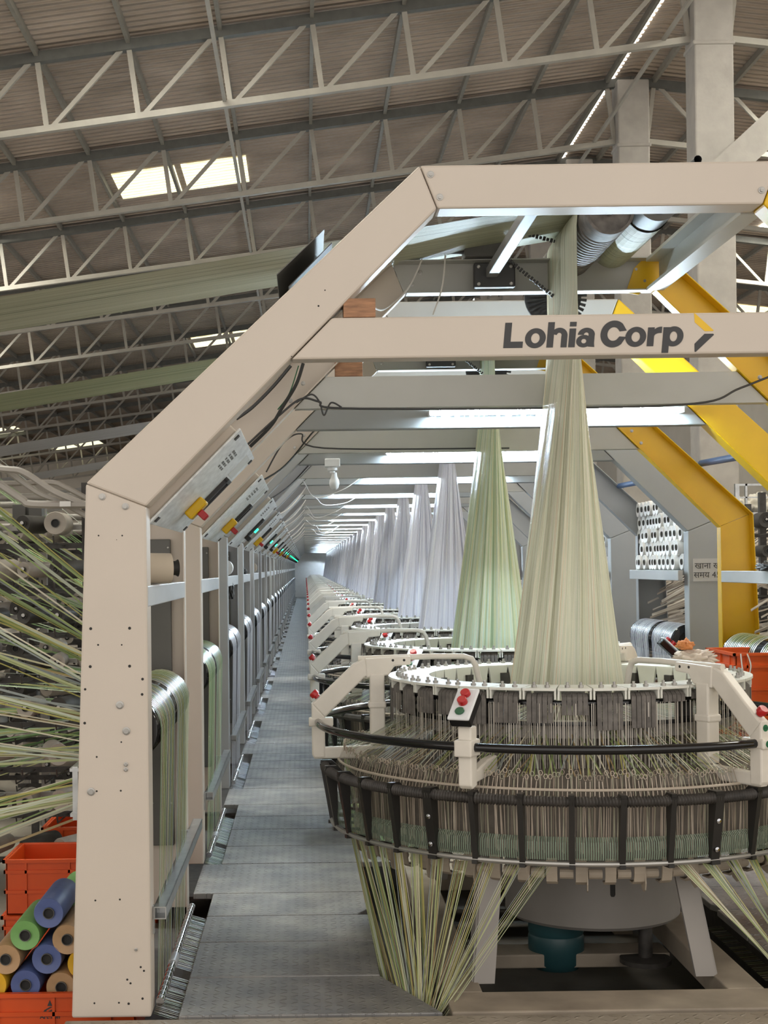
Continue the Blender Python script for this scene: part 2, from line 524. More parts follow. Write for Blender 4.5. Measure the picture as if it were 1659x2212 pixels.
# roof trusses: bottom and top chord along the slope, posts and diagonals between
def truss_mesh():
    b = MB(); bt = MB()
    TH = 1.28
    xs = [RIDGE_X - 0.35 - 1.6*i for i in range(0, 24)]
    def bot(x): return roof_z(x) - 1.42
    def top(x): return roof_z(x) - 0.16
    for sgn in (1, -1):
        X = (lambda x: x) if sgn == 1 else (lambda x: 2*RIDGE_X - x)
        n = 24 if sgn == 1 else 12
        xe = xs[n-1]
        b.bar((X(RIDGE_X), 0, bot(RIDGE_X)), (X(xe), 0, bot(xe)), 0.13, 0.11)
        bt.bar((X(RIDGE_X), 0, top(RIDGE_X)), (X(xe), 0, top(xe)), 0.16, 0.18)
        for i in range(n):
            x = xs[i]
            dx = 0.16
            b.bar((X(x), 0, bot(x)), (X(x-dx), 0, top(x-dx)), 0.07, 0.09, (1,0,0))
            if i > 0:
                xr = xs[i-1]
                b.bar((X(x+.06), 0, bot(x)), (X(xr-dx-.06), 0, top(xr-dx)), 0.06, 0.075, (1,0,0))
    return b, bt
tb, tt_ = truss_mesh()
t0 = tb.build('roof_truss', 'truss')
tt_.build('top_chord', 'truss_dark', t0)
struct(t0, 'first lattice truss under the corrugated roof')
t0.location = (0, 13, 0)
for i in range(1, 15):
    c = dup(t0, (0, 13+6*i, 0))
    c['label'] = nth(i+1) + ' lattice truss under the corrugated roof, counted from the front'
xs = [RIDGE_X - 0.51 - 1.6*i for i in range(0, 18)] + [RIDGE_X + 0.51 + 1.6*i for i in range(0, 12)]
for i, x in enumerate(xs):
    b = MB(); z = roof_z(x)
    b.box((x-.035, 8, z-.15), (x+.035, 97.9, z-.01))
    struct(b.build('roof_purlin', 'purlin'))
# long ties running under the purlins where the truss bottom chords meet
for i, x in enumerate((-1.3, RIDGE_X-.8)):
    b = MB(); b.bar((x, 10, roof_z(x)-1.36), (x, 97, roof_z(x)-1.36), .06, .06)
    struct(b.build('roof_tie', 'truss'))
# glowing sheets: skylights in view, then others added unseen to brighten the hall
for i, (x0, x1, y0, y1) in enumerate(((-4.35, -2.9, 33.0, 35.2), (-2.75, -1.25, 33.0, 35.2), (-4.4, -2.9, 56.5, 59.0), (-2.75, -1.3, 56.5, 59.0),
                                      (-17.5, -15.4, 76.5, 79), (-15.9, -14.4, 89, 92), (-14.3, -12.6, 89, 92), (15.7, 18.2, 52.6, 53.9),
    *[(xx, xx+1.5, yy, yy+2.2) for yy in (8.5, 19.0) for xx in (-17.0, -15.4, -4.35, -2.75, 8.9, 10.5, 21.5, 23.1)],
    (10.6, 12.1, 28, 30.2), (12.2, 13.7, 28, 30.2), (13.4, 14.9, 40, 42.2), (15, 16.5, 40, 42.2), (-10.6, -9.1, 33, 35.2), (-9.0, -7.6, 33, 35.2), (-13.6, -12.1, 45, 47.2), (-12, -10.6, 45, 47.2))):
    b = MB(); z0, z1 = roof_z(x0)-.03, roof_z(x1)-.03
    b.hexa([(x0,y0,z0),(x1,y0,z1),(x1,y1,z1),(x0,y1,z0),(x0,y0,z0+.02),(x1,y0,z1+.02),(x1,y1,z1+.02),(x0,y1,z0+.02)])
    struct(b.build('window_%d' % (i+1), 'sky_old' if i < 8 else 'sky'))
# glowing teeth standing for daylight through the corrugation ends along the ridge
b = MB()
for i in range(0, 330):
    y = 14 + i*.22
    b.prism([(RIDGE_X-.42, roof_z(RIDGE_X-.42)-.035), (RIDGE_X-.32, roof_z(RIDGE_X-.32)-.035), (RIDGE_X-.37, roof_z(RIDGE_X-.37)-.005)], y, y+.1)
struct(b.build('trim_1', 'ridge'))
# whitewashed columns carrying the ridge
def column(x, y):
    b = MB()
    b.box((x-.34, y-.3, PITZ), (x+.34, y+.3, 11.95))
    b.box((x-.37, y-.33, 10.5), (x+.37, y+.33, 10.58))
    return b
for i in range(10):
    o = column(RIDGE_X, 25+6*i).bevel_build('column_%d' % (i+1), 'concrete', None, .03)
    struct(o, nth(i+1) + ' whitewashed concrete column of the ridge row')
b = MB(); b.bar(W(1515, 415, 24.85), W(1800, 150, 24.85), .5, .5); struct(b.build('beam_brace', 'concrete'), 'inclined whitewashed beam by the first concrete column')

# ------------------------------------------------------------------ walkway floor plates
def plates(side):
    X = (lambda x: x) if side == 'left' else mx
    edges = [0, .49, 1.02, 1.48, 1.94, 2.58, S]
    P = [(-.476, .36, 0, .485, 'front'), (-.476, .27, .498, 1.013, ''), (-.476, .27, 1.027, 1.473, ''), (-.476, .27, 1.487, 1.933, 'back'), (-.575, .27, 1.947, 2.633, '')]
    protos = []
    for (x0, x1, y0, y1, k) in P:
        b = MB()
        if k == 'front': poly = [(x0, y0+.01), (.47, y0+.01), (.27, y1), (x0, y1)]
        elif k == 'back': poly = [(x0, y0), (.22, y0), (.27, y0+.1), (.27, y1), (x0, y1)]
        else: poly = [(x0, y0), (x1, y0), (x1, y1), (x0, y1)]
        poly = [(X(x), y) for x, y in poly]
        n = len(poly)
        b.add([(x, y, -.03) for x, y in poly]+[(x, y, 0) for x, y in poly],
              [tuple(range(n-1, -1, -1)), tuple(range(n, 2*n))]+[(i, (i+1) % n, n+(i+1) % n, n+i) for i in range(n)])
        o = b.bevel_build('floor_plate', 'plate', None, .004, 2)
        protos.append(struct(o))
    for i in range(NB):
        for p in protos:
            o = p if i == 0 else p.copy()
            if i: COL.objects.link(o)
            o.location = (0, D1+S*i, 0)
plates('left'); plates('right')
b = MB()
for x in (-.44, .2, mx(.2), mx(-.44)):
    b.box((x-.03, 5.15, PITZ), (x+.03, END, -.03))
struct(b.build('floor_support', 'dark'))
b = MB(); b.box((-.875, 4.3, PITZ), (3.2, 5.1, 0)); struct(b.bevel_build('floor_kerb', 'kerb', None, .006))

# ------------------------------------------------------------------ portal frames
LO_T, LI_T = (.4276, 3.029), (.488, 2.874)
LO_K, LI_K = (-.781, 1.908), (-.566, 1.8225)
LO_B, LI_B = (-.857, 0.0), (-.572, 0.0)
SGT, SGB = 2.49, 2.342
FD = 0.13
def xin(z): # inner edge of the diagonal at height z
    return LI_K[0] + (z-LI_K[1])*(LI_T[0]-LI_K[0])/(LI_T[1]-LI_K[1])
def inset(a, b_, poly, d):
    # strip of width d along the edge a-b_ on the inside of poly (a flange seen end on)
    cx_ = sum(p[0] for p in poly)/4; cz_ = sum(p[1] for p in poly)/4
    nx, nz = -(b_[1]-a[1]), b_[0]-a[0]
    l = sqrt(nx*nx+nz*nz); nx, nz = nx/l, nz/l
    if (cx_-a[0])*nx + (cz_-a[1])*nz < 0: nx, nz = -nx, -nz
    return [a, b_, (b_[0]+nx*d, b_[1]+nz*d), (a[0]+nx*d, a[1]+nz*d)]
def member(poly, mid):
    """solid box member, or an open channel (web set back, two flanges) for the inner frames; long edges are 0-3 and 1-2"""
    b = MB()
    if not mid: return b.prism(poly, 0, FD)
    b.prism(poly, FD-.05, FD-.042)
    b.prism(inset(poly[0], poly[3], poly, .006), 0, FD-.05)
    b.prism(inset(poly[1], poly[2], poly, .006), 0, FD-.05)
    return b
def frame_parts(root, ml, mr, mt, mid=False, bevel=.006):
    ro = .07 if mr == 'gray' else 0
    L = lambda p: (p[0]-CX, p[1])
    R = lambda p: (CX-p[0]+ro, p[1])
    g = .0015
    q = {}
    for side, T, m in (('left', L, ml), ('right', R, mr)):
        b = member([T(LO_B), T(LI_B), T(LI_K), T(LO_K)], mid)
        q[side] = b.bevel_build('column', m, root, .002 if mid else bevel)
        b = member([T((LO_K[0], LO_K[1]+g)), T((LI_K[0], LI_K[1]+g)), T((LI_T[0]-g, LI_T[1])), T((LO_T[0]-g, LO_T[1]))], mid)
        b.bevel_build('diagonal', m, root, .002 if mid else bevel)
    b = member([L((LI_T[0]+g, LI_T[1])), L((LO_T[0]+g, LO_T[1])), R((LO_T[0]+g, LO_T[1])), R((LI_T[0]+g, LI_T[1]))], mid)
    b.bevel_build('top_beam', mt, root, .002 if mid else bevel)
    if mid: bevel = .002
    e = .004
    b = MB(); b.prism([(xin(SGB)-CX+e, SGB), (CX-xin(SGB)-e+ro, SGB), (CX-xin(SGT)-e+ro, SGT), (xin(SGT)-CX+e, SGT)], .002 if not mid else .02, .1)
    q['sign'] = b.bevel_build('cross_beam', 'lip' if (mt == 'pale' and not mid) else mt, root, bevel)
    return q
def bolt_at(root, x, z, y=0.0, r=.0125, m='bolt', parent=None):
    b = MB()
    fr = lambda a, bb, c: Vector((x + a, y - c, z + bb))
    b.lathe([(0, .010), (r*.62, .010), (r*.62, .004), (r, .003), (r, 0)], 12, fr)
    b.box((x-r*.5, y-.0112, z-.0015), (x+r*.45, y-.0098, z+.0015))
    return b.build('bolt', m, root, True)

# lettering
def text_mesh(txt, size, mat_, name, parent, loc, rot, off=0.0, shear=0.0, ext=0.0008, space=1.0, align='LEFT', sx=1.0):
    cu = bpy.data.curves.new(name, 'FONT')
    cu.body = txt
    cu.size = size
    cu.offset = off
    cu.shear = shear
    cu.extrude = ext
    cu.space_character = space
    cu.align_x = align
    t = bpy.data.objects.new(name, cu)
    COL.objects.link(t)
    bpy.context.view_layer.update()
    dg = bpy.context.evaluated_depsgraph_get()
    me = bpy.data.meshes.new_from_object(t.evaluated_get(dg))
    bpy.data.objects.remove(t)
    me.materials.clear()
    me.materials.append(M[mat_])
    o = bpy.data.objects.new(name, me)
    COL.objects.link(o)
    o.parent = parent
    o.location = loc
    o.rotation_euler = rot
    o.scale = (sx, 1, 1)
    return o

def letters(root, ox, oz, h, y):
    """heavy grotesque wordmark built glyph by glyph; h = cap height; local x to the right, z up"""
    b = MB()
    sh = 0.10
    lift = [0]   # each stroke a hair thicker than the one before, so overlapping strokes never share a face
    def P(poly, own=True):
        if own: lift[0] += 1
        b.prism([(ox + (x + z*sh)*h, oz + z*h) for x, z in poly], y-.0012-lift[0]*6e-5, y)
    def ringp(cx, cz, rx, rz, ix, iz, a0=0, a1=360, n=40):
        lift[0] += 1
        for i in range(n):
            t0, t1 = radians(a0+(a1-a0)*i/n), radians(a0+(a1-a0)*(i+1)/n)
            P([(cx+ix*cos(t0), cz+iz*sin(t0)), (cx+rx*cos(t0), cz+rz*sin(t0)), (cx+rx*cos(t1), cz+rz*sin(t1)), (cx+ix*cos(t1), cz+iz*sin(t1))], False)
    # L
    P([(0, 0), (.27, 0), (.27, 1), (0, 1)]); P([(.27, 0), (.76, 0), (.76, .25), (.27, .25)])
    # o
    ringp(1.24, .375, .41, .395, .17, .20)
    # h
    x = 1.70
    P([(x, 0), (x+.26, 0), (x+.26, 1), (x, 1)])
    ringp(x+.47, .46, .33, .315, .10, .12, 0, 165, 26)
    P([(x+.56, 0), (x+.80, 0), (x+.80, .47), (x+.56, .47)])
    # i
    x = 2.56
    P([(x, 0), (x+.26, 0), (x+.26, .74), (x, .74)]); P([(x, .82), (x+.26, .82), (x+.26, 1.0), (x, 1.0)])
    # a
    x = 2.87
    ringp(x+.29, .235, .30, .245, .10, .09)
    P([(x+.47, .02), (x+.72, .0), (x+.70, .16), (x+.70, .5), (x+.46, .5)])
    ringp(x+.37, .48, .335, .28, .10, .10, 0, 178, 26)
    # C
    x = 3.83
    ringp(x+.48, .5, .51, .53, .24, .27, 48, 312, 44)
    P([(x+.48+.161, .5+.20), (x+.48+.341, .5+.394), (x+.99, .63), (x+.72, .60)])
    P([(x+.48+.161, .5-.20), (x+.72, .40), (x+.99, .38), (x+.48+.341, .5-.394)])
    # o
    ringp(5.20, .375, .41, .395, .17, .20)
    # r
    x = 5.66
    P([(x, 0), (x+.26, 0), (x+.26, .74), (x, .74)])
    ringp(x+.50, .38, .36, .38, .24, .14, 88, 180, 14)
    P([(x+.47, .52), (x+.55, .52), (x+.55, .765), (x+.47, .76)])
    # p
    x = 6.27
    P([(x, -.27), (x+.26, -.27), (x+.26, .74), (x, .74)])
    ringp(x+.42, .375, .39, .395, .15, .20)
    o = b.build('lettering', 'ink', root)
    b2 = MB()
    x = 7.55
    def Q(bb, poly): bb.prism([(ox + px*h, oz + pz*h) for px, pz in poly], y-.0012, y)
    Q(b2, [(x, 1.28), (x+.05, 1.26), (x+.76, .60), (x+.74, .565), (x+.42, .56), (x+.02, .92)])
    b2.build('logo_wing', 'yellow', root)['label'] = 'yellow upper wing of the arrow emblem'
    b3 = MB()
    Q(b3, [(x, .07), (x, -.24), (x+.05, -.25), (x+.78, .42), (x+.74, .46), (x+.40, .46)])
    b3.build('logo_wing', 'ink', root)['label'] = 'dark lower wing of the arrow emblem'
    return o

def frame_label(i, mid): return ''
front = thing('portal_frame', (CX, D1, 0), 'first cream portal frame, its cross beam bearing the large company wordmark', 'machine frame', 'portal frames of the loom row')
q = frame_parts(front, 'cream', 'yellow', 'cream', bevel=.008)
LX, LZ = W(1087, 752, D1).x - CX, W(1087, 752, D1).z
letters(front, LX, LZ, .0905, .002)
for (px, py, r) in ((930, 377, .0125), (950, 426, .0125), (1645, 411, .0125), (221, 1073, .0125), (271, 1094, .0125), (259, 1523, .0145), (273, 1579, .0145), (272, 1651, .008), (272, 1662, .008), (197, 1710, .0145), (294, 2051, .006)):
    p = W(px, py, D1)
    bolt_at(front, p.x-CX, p.z, 0, r)
for (px, py, r) in ((213, 1157, .003), (264, 1157, .003), (252, 1166, .0015), (196, 1358, .0055), (280, 1357, .0055), (212, 1393, .0035), (263, 1393, .003),
                    (195, 1440, .0055), (280, 1439, .0055), (308, 1467, .005), (184, 1489, .0045), (307, 1500, .005), (183, 1562, .005), (262, 1603, .003), (209, 1635, .0035),
                    (209, 1709, .0035), (261, 1708, .0035), (206, 1945, .0035), (259, 1943, .0035), (304, 2089, .004), (311, 2097, .004), (275, 2116, .004), (282, 2124, .004),
                    (308, 2157, .0045), (204, 2167, .0035), (257, 2166, .0035), (278, 2168, .0045), (702, 627, .0025), (688, 661, .0035), (630, 770, .002)):
    p = W(px, py, D1)
    hb = MB(); hb.lathe([(0, .0006), (r, .0006), (r, -.004)], 10, lambda a, bb, c, p=p: Vector((p.x-CX+a, -c, p.z+bb))); hb.build('drill_hole', 'core', front)
# bolt-on side channel: far flange of the first column
proto_arch_y = thing('portal_frame', (CX, D1+S, 0), 'second portal frame, cream on the walkway side and yellow on the far side', 'machine frame', 'portal frames of the loom row')
frame_parts(proto_arch_y, 'cream', 'yellow', 'pale')
letters(proto_arch_y, LX, LZ, .0905, .002)
proto_arch_g = thing('portal_frame', (CX, D1+2*S, 0), 'third portal frame, gray, with a paper notice taped to its far column', 'machine frame', 'portal frames of the loom row')
frame_parts(proto_arch_g, 'gray', 'gray', 'pale')
for i in range(3, NB+1):
    dup(proto_arch_g, (CX, D1+S*i, 0), nth(i+1) + ' gray portal frame along the loom row, counted from the front')

def duct(root):
    b = MB(); b.box((-.745-CX, .04, .3), (-.635-CX, .078, 1.74)); d = b.bevel_build('cable_duct', 'duct', root, .004)
    for z in (.5, 1.0, 1.7):
        bolt_at(d, -.735-CX, z, .04, .005); bolt_at(d, -.645-CX, z, .04, .005)
mid_y = thing('inner_portal_frame', (CX, D1+MID, 0), 'inner portal frame behind the first loom, cream with a bright yellow far leg', 'machine frame', 'inner frames carrying the take-up rollers')
frame_parts(mid_y, 'cream', 'yellow', 'pale', True); duct(mid_y)
for (x, z) in ((.52, 2.93), (.56, 2.985), (-.0, 2.46), (-.06, 2.38)):
    bolt_at(mid_y, x-CX, z, .08 if z > 2.6 else .02, .011); bolt_at(mid_y, CX-x, z, .08 if z > 2.6 else .02, .011)
b = MB(); b.prism([(.46, 2.875), (.52, 2.865), (.60, 2.93), (.66, 2.99), (.645, 3.03), (.54, 3.03), (.50, 2.99)], .072, .079); b.build('corner_plate', 'yellow', mid_y)
m2 = dup(mid_y, (CX, D1+MID+S, 0), 'inner portal frame behind the second loom, its yellow leg beside the paper notice')
mid_g = thing('inner_portal_frame', (CX, D1+MID+2*S, 0), 'gray inner portal frame behind the third loom from the front', 'machine frame', 'inner frames carrying the take-up rollers')
frame_parts(mid_g, 'gray', 'gray', 'pale', True); duct(mid_g)
for i in range(3, NB):
    dup(mid_g, (CX, D1+MID+S*i, 0), 'gray inner portal frame behind the %s loom from the front' % nth(i+1))

# longitudinal channels at the top right corner, and the flat bars under the rollers
for i in range(0, 8):
    y0 = D1+S*i+FD; y1 = D1+S*i+MID
    x = mx(.45)
    b = MB(); b.prism([(x-.02, 2.87), (x, 2.87), (x, 3.02), (x-.02, 3.02)], y0, y1); b.box((x-.08, y0, 2.87), (x-.02, y1, 2.885)); b.box((x-.08, y0, 3.005), (x-.02, y1, 3.02))
    tag(b.build('side_channel', 'cream' if i else 'pale'), '%s channel beam joining the frames at their far top corner' % nth(i+1), 'beam', 'top corner channels')
    b = MB(); b.box((.855, y0-.0, 2.93), (.905, y1-.0, 2.975))
    tag(b.bevel_build('flat_bar', 'bar_gray', None, .003), '%s bare metal bar lying along the machine under the fabric band' % nth(i+1), 'bar', 'bare bars under the fabric bands')

# ------------------------------------------------------------------ cabinets on the left diagonals
def cabinet(label, style):
    root = thing('control_cabinet', (0, 0, 0), label, 'control cabinet', 'control cabinets along the walkway')
    def fr(s, d, n):  # s along the slope, d depth, n out of the face (towards the aisle, downwards)
        return Vector((-.575+.7071*s + .7071*n, d, 1.768+.7071*s - .7071*n))
    def slab(b, s0, s1, d0, d1, n0, n1):
        b.hexa([fr(s0,d0,n0), fr(s1,d0,n0), fr(s1,d1,n0), fr(s0,d1,n0), fr(s0,d0,n1), fr(s1,d0,n1), fr(s1,d1,n1), fr(s0,d1,n1)])
        return b
    slab(MB(), 0.01, .47, .16, 1.5, -.12, -.006).bevel_build('body', 'cream', root, .006)
    d = slab(MB(), 0, .485, .14, 1.53, -.005, .004).bevel_build('door', 'panel', root, .004)
    b = MB()
    for (s, dd) in ((.03, .22), (.03, 1.47), (.455, .22), (.455, 1.47)): slab(b, s-.012, s+.012, dd-.025, dd+.025, .004, .009)
    b.build('latch', 'ink', d)
    b = MB(); slab(b, .16, .32, 1.13, 1.16, .004, .022); slab(b, .16, .32, 1.29, 1.32, .004, .022); slab(b, .15, .17, 1.13, 1.32, .004, .022); slab(b, .31, .33, 1.13, 1.32, .004, .022)
    w = b.build('display_frame', 'ink', d)
    slab(MB(), .17, .31, 1.16, 1.29, .004, .010).build('display', 'alu', w)
    if style == 'yellow':
        h = slab(MB(), .095, .195, .86, .96, .004, .045).bevel_build('rotary_switch', 'yellow', d, .008)
        slab(MB(), .13, .16, .875, .945, .045, .085).bevel_build('knob', 'red', h, .004)
    else:
        b = MB(); b.lathe([(0, .03), (.022, .03), (.022, 0)], 14, lambda a, bb, c: fr(.22+a, 1.42+bb, .004+c)); b.build('signal_lamp', 'glow_green', d)
        slab(MB(), .11, .15, 1.2, 1.27, .004, .05).bevel_build('rotary_switch', 'ink', d, .004)
    b = MB()
    r = random.Random(3)
    for k in range(5):
        for j in range(3):
            slab(b, .33+k*.02, .342+k*.02, .5+j*.09, .5+j*.09+.05+.03*r.random(), .004, .0045)
    b.build('printed_text', 'duct', d)
    b = MB(); slab(b, .34, .46, 1.1, 1.4, .004, .005); b.build('paper_label', 'label', d)
    return root
cab_y = cabinet('first control cabinet, with yellow and red rotary switch beside the first portal frame', 'yellow')
cab_g = cabinet('third control cabinet along the walkway, the first one showing a green signal lamp', 'green')
cab_y.location = (0, D1, 0)
cab_g.location = (0, D1+2*S, 0)
dup(cab_y, (0, D1+S, 0), 'second control cabinet along the walkway, with yellow switch and black display frame')
for i in range(3, NB):
    src = cab_y if i in (3, 6, 8, 11) else cab_g
    dup(src, (0, D1+S*i, 0), '%s control cabinet along the walkway side of the row' % nth(i+1))

# ------------------------------------------------------------------ shelf bars, rails, tape rollers, guide rods
def shelf_bar(side):
    X = (lambda x: x) if side == 'left' else mx
    b = MB(); b.box((min(X(-.60), X(-.565)), .02, 1.465), (max(X(-.60), X(-.565)), MID+.0, 1.54))
    return b.bevel_build('shelf_bar', 'alu', None, .003)
for side in ('left', 'right'):
    p = shelf_bar(side)
    for i in range(NB if side == 'left' else 10):
        o = p if i == 0 else p.copy()
        if i: COL.objects.link(o)
        o.location = (0, D1+S*i+FD*.0, 0)
        tag(o, '%s galvanised shelf bar between the frames on the %s' % (nth(i+1), 'walkway side' if side == 'left' else 'far side'), 'bar', 'shelf bars on the %s' % ('walkway side' if side == 'left' else 'far side'))
b = MB()
y0, y1, x0, x1, z0, z1 = .06, MID+.3, -.565, -.52, .335, .38
b.box((x0, y0, z0), (x1, y1, z0+.004)); b.box((x0, y0, z1-.004), (x1, y1, z1)); b.box((x0, y0, z0), (x0+.004, y1, z1)); b.box((x1-.004, y0, z0), (x1, y1, z1)); b.box((x0+.004, y0+.08, z0+.004), (x1-.004, y0+.09, z1-.004))
rail0 = thing('foot_rail', (0, D1, 0), 'first square tube rail low beside the walkway', 'rail', 'low rails along the walkway edge')
b.build('square_tube', 'steel', rail0)
b = MB(); b.box((-.60, .07, .28), (-.565, .10, .38)); b.box((-.60, MID-.02, .3), (-.565, MID+.01, .38)); b.build('clamp', 'steel', rail0)
for i in range(1, NB): dup(rail0, (0, D1+S*i, 0), '%s square tube rail along the edge of the walkway' % nth(i+1))

def tape_roller(side, tm, label):
    sx = 1 if side == 'left' else -1
    X = (lambda x: x) if side == 'left' else mx
    root = thing('tape_roller', (0, 0, 0), label, 'roller', 'tape guide rollers on the %s' % ('walkway side' if side == 'left' else 'far side'))
    cx, cz, R = -.672, 1.01, .128
    b = MB(); b.lathe([(R*.62, .14), (R*.94, .14), (R, .15), (R, MID-.08), (R*.62, MID-.08)], 40, lambda a, bb, c: Vector((X(cx+a), c, cz+bb)))
    b.build('roller_shell', 'gloss_black', root, True)
    b = MB(); b.lathe([(0, .17), (R*.62, .17), (R*.66, .14)], 24, lambda a, bb, c: Vector((X(cx+a), c, cz+bb))); b.lathe([(0, 0.06), (.02, 0.06), (.02, .17)], 12, lambda a, bb, c: Vector((X(cx+a), c, cz+bb)))
    b.build('end_cap', 'ink', root)
    b = MB()
    rr = random.Random(11)
    ny = 38
    for j in range(ny):
        y = .19 + j*(MID-.31)/(ny-1)
        if 17 <= j <= 19: continue
        Rt = R+.002
        pts = [Vector((X(-.86), y*.8+.2, .80+.08*rr.random()))]
        for k in range(0, 13):
            t = radians(150-150*k/12)
            pts.append(Vector((X(cx+Rt*cos(t)), y, cz+Rt*sin(t))))
        yb = .12 + (y-.19)*.92 + rr.uniform(-.03, .03)
        pts.append(Vector((X(-.560), yb, .052)))
        hw = .0115
        vs = []
        for ii, p in enumerate(pts):
            last = ii == len(pts)-1
            w = hw if not last else hw*.8
            vs += [p+Vector((0, -w, 0)), p+Vector((0, w, 0))]
        b.add(vs, [(2*ii, 2*ii+1, 2*ii+3, 2*ii+2) for ii in range(len(pts)-1)])
    tag(b.build('tape_curtain', tm, root, True), kind='stuff')
    b = MB(); b.tube([(X(-.548), .07, .035), (X(-.548), MID-.05, .035)], .015, 14)
    g = b.build('guide_rod', 'chrome', root, True)
    b = MB()
    for k in range(24):
        yy = .10+k*.062
        b.lathe([(.014, -.0015), (.0158, -.001), (.0158, .001), (.014, .0015)], 12, lambda a, bb, c, yy=yy: Vector((X(-.548)+a, yy+c, .035+bb)))
    b.lathe([(.014, -.06), (.0185, -.06), (.0185, .06), (.014, .06)], 14, lambda a, bb, c: Vector((X(-.548)+a, .62+c, .035+bb)))
    b.build('wire_guide', 'alu', g, True)
    b = MB()
    for k in range(84):
        yy = .06+k*.0178+rr.uniform(-.006, .006)
        if 29 <= k <= 34: continue
        b.strip([(X(-.57), yy, -.004), (X(-.476), yy+rr.uniform(-.004, .004), -.034), (X(-.40), yy, -.045), (X(.3), yy, -.10)], (0, rr.uniform(.0012, .0034), 0))
    tag(b.build('floor_tapes', tm, root), kind='stuff')
    b = MB(); b.box((min(X(-.86), X(-.45)), .02, -.2), (max(X(-.86), X(-.45)), MID+.4, -.18)); b.build('trough', 'dark', root)
    return root
tr = {}
for side in ('left', 'right'):
    sd = 'walkway side' if side == 'left' else 'far side of the row'
    a = tape_roller(side, 'tapes_mixed', 'first tape roller on the %s, wrapped in cream and green tapes' % sd); a.location = (0, D1, 0)
    g2 = dup(a, (0, D1+S, 0), 'second tape roller on the %s, wrapped in %s tapes' % (sd, 'green' if side == 'left' else 'pale green'), remat={'mixed_tapes': M['tapes_green']} if side == 'left' else None)
    w3 = dup(a, (0, D1+2*S, 0), 'third tape roller on the %s, the first with white tapes' % sd, remat={'mixed_tapes': M['tapes_white']})
    for i in range(3, NB if side == 'left' else 10):
        dup(w3, (0, D1+S*i, 0), '%s tape roller on the %s, wrapped in white tapes' % (nth(i+1), sd))

# ------------------------------------------------------------------ circular looms
def pt(r, deg, z): return Vector((r*cos(radians(deg)), r*sin(radians(deg)), z))
def sector(b, r0, r1, z0, z1, a0, a1, n=4):
    for i in range(n):
        p, q = a0+(a1-a0)*i/n, a0+(a1-a0)*(i+1)/n
        b.hexa([pt(r0,p,z0), pt(r1,p,z0), pt(r1,q,z0), pt(r0,q,z0), pt(r0,p,z1), pt(r1,p,z1), pt(r1,q,z1), pt(r0,q,z1)])
def torus_pts(R, z, n, a0=0, a1=360):
    return [pt(R, a0+(a1-a0)*i/n, z) for i in range(n)]
NS = 36
RO, RI, ZT = .80, .615, 1.107
def seg_shape(b, a0, a1):
    g = .22
    sector(b, RI, RO, ZT-.010, ZT, a0+g, a1-g, 2)
    for a in (a0+g, a1-g-.55):
        sector(b, RO-.05, RO-.004, ZT-.045, ZT-.008, a, a+.55, 1)
    # inner apron, narrowing downwards
    k = 1.1
    b.hexa([pt(RI, a0+g+k, ZT-.085), pt(RI+.012, a0+g+k, ZT-.085), pt(RI+.012, a1-g-k, ZT-.085), pt(RI, a1-g-k, ZT-.085),
            pt(RI, a0+g, ZT-.006), pt(RI+.012, a0+g, ZT-.006), pt(RI+.012, a1-g, ZT-.006), pt(RI, a1-g, ZT-.006)])
def bolt_shape(b, r, a, z):
    c = pt(r, a, z)
    b.lathe([(0, .022), (.006, .022), (.006, .010), (.011, .010), (.011, 0)], 6, lambda x, y, zz: Vector((c.x+x, c.y+y, c.z+zz)))
def belts(b, a0, a1, zb):
    n = 5
    for k in range(n):
        a = a0+1.2+(a1-a0-2.4)*(k+.5)/n
        w = (a1-a0-2.4)/n*.44
        for (r0, z0, r1, z1) in ((.775, ZT-.02, .792, ZT-.035), (.792, ZT-.035, .793, zb)):
            b.add([pt(r0, a-w, z0), pt(r0, a+w, z0), pt(r1, a+w, z1), pt(r1, a-w, z1), pt(r0-.006, a-w, z0), pt(r0-.006, a+w, z0), pt(r1-.006, a+w, z1), pt(r1-.006, a-w, z1)],
                  [(0,1,2,3), (4,7,6,5), (0,4,5,1), (1,5,6,2), (2,6,7,3), (3,7,4,0)])
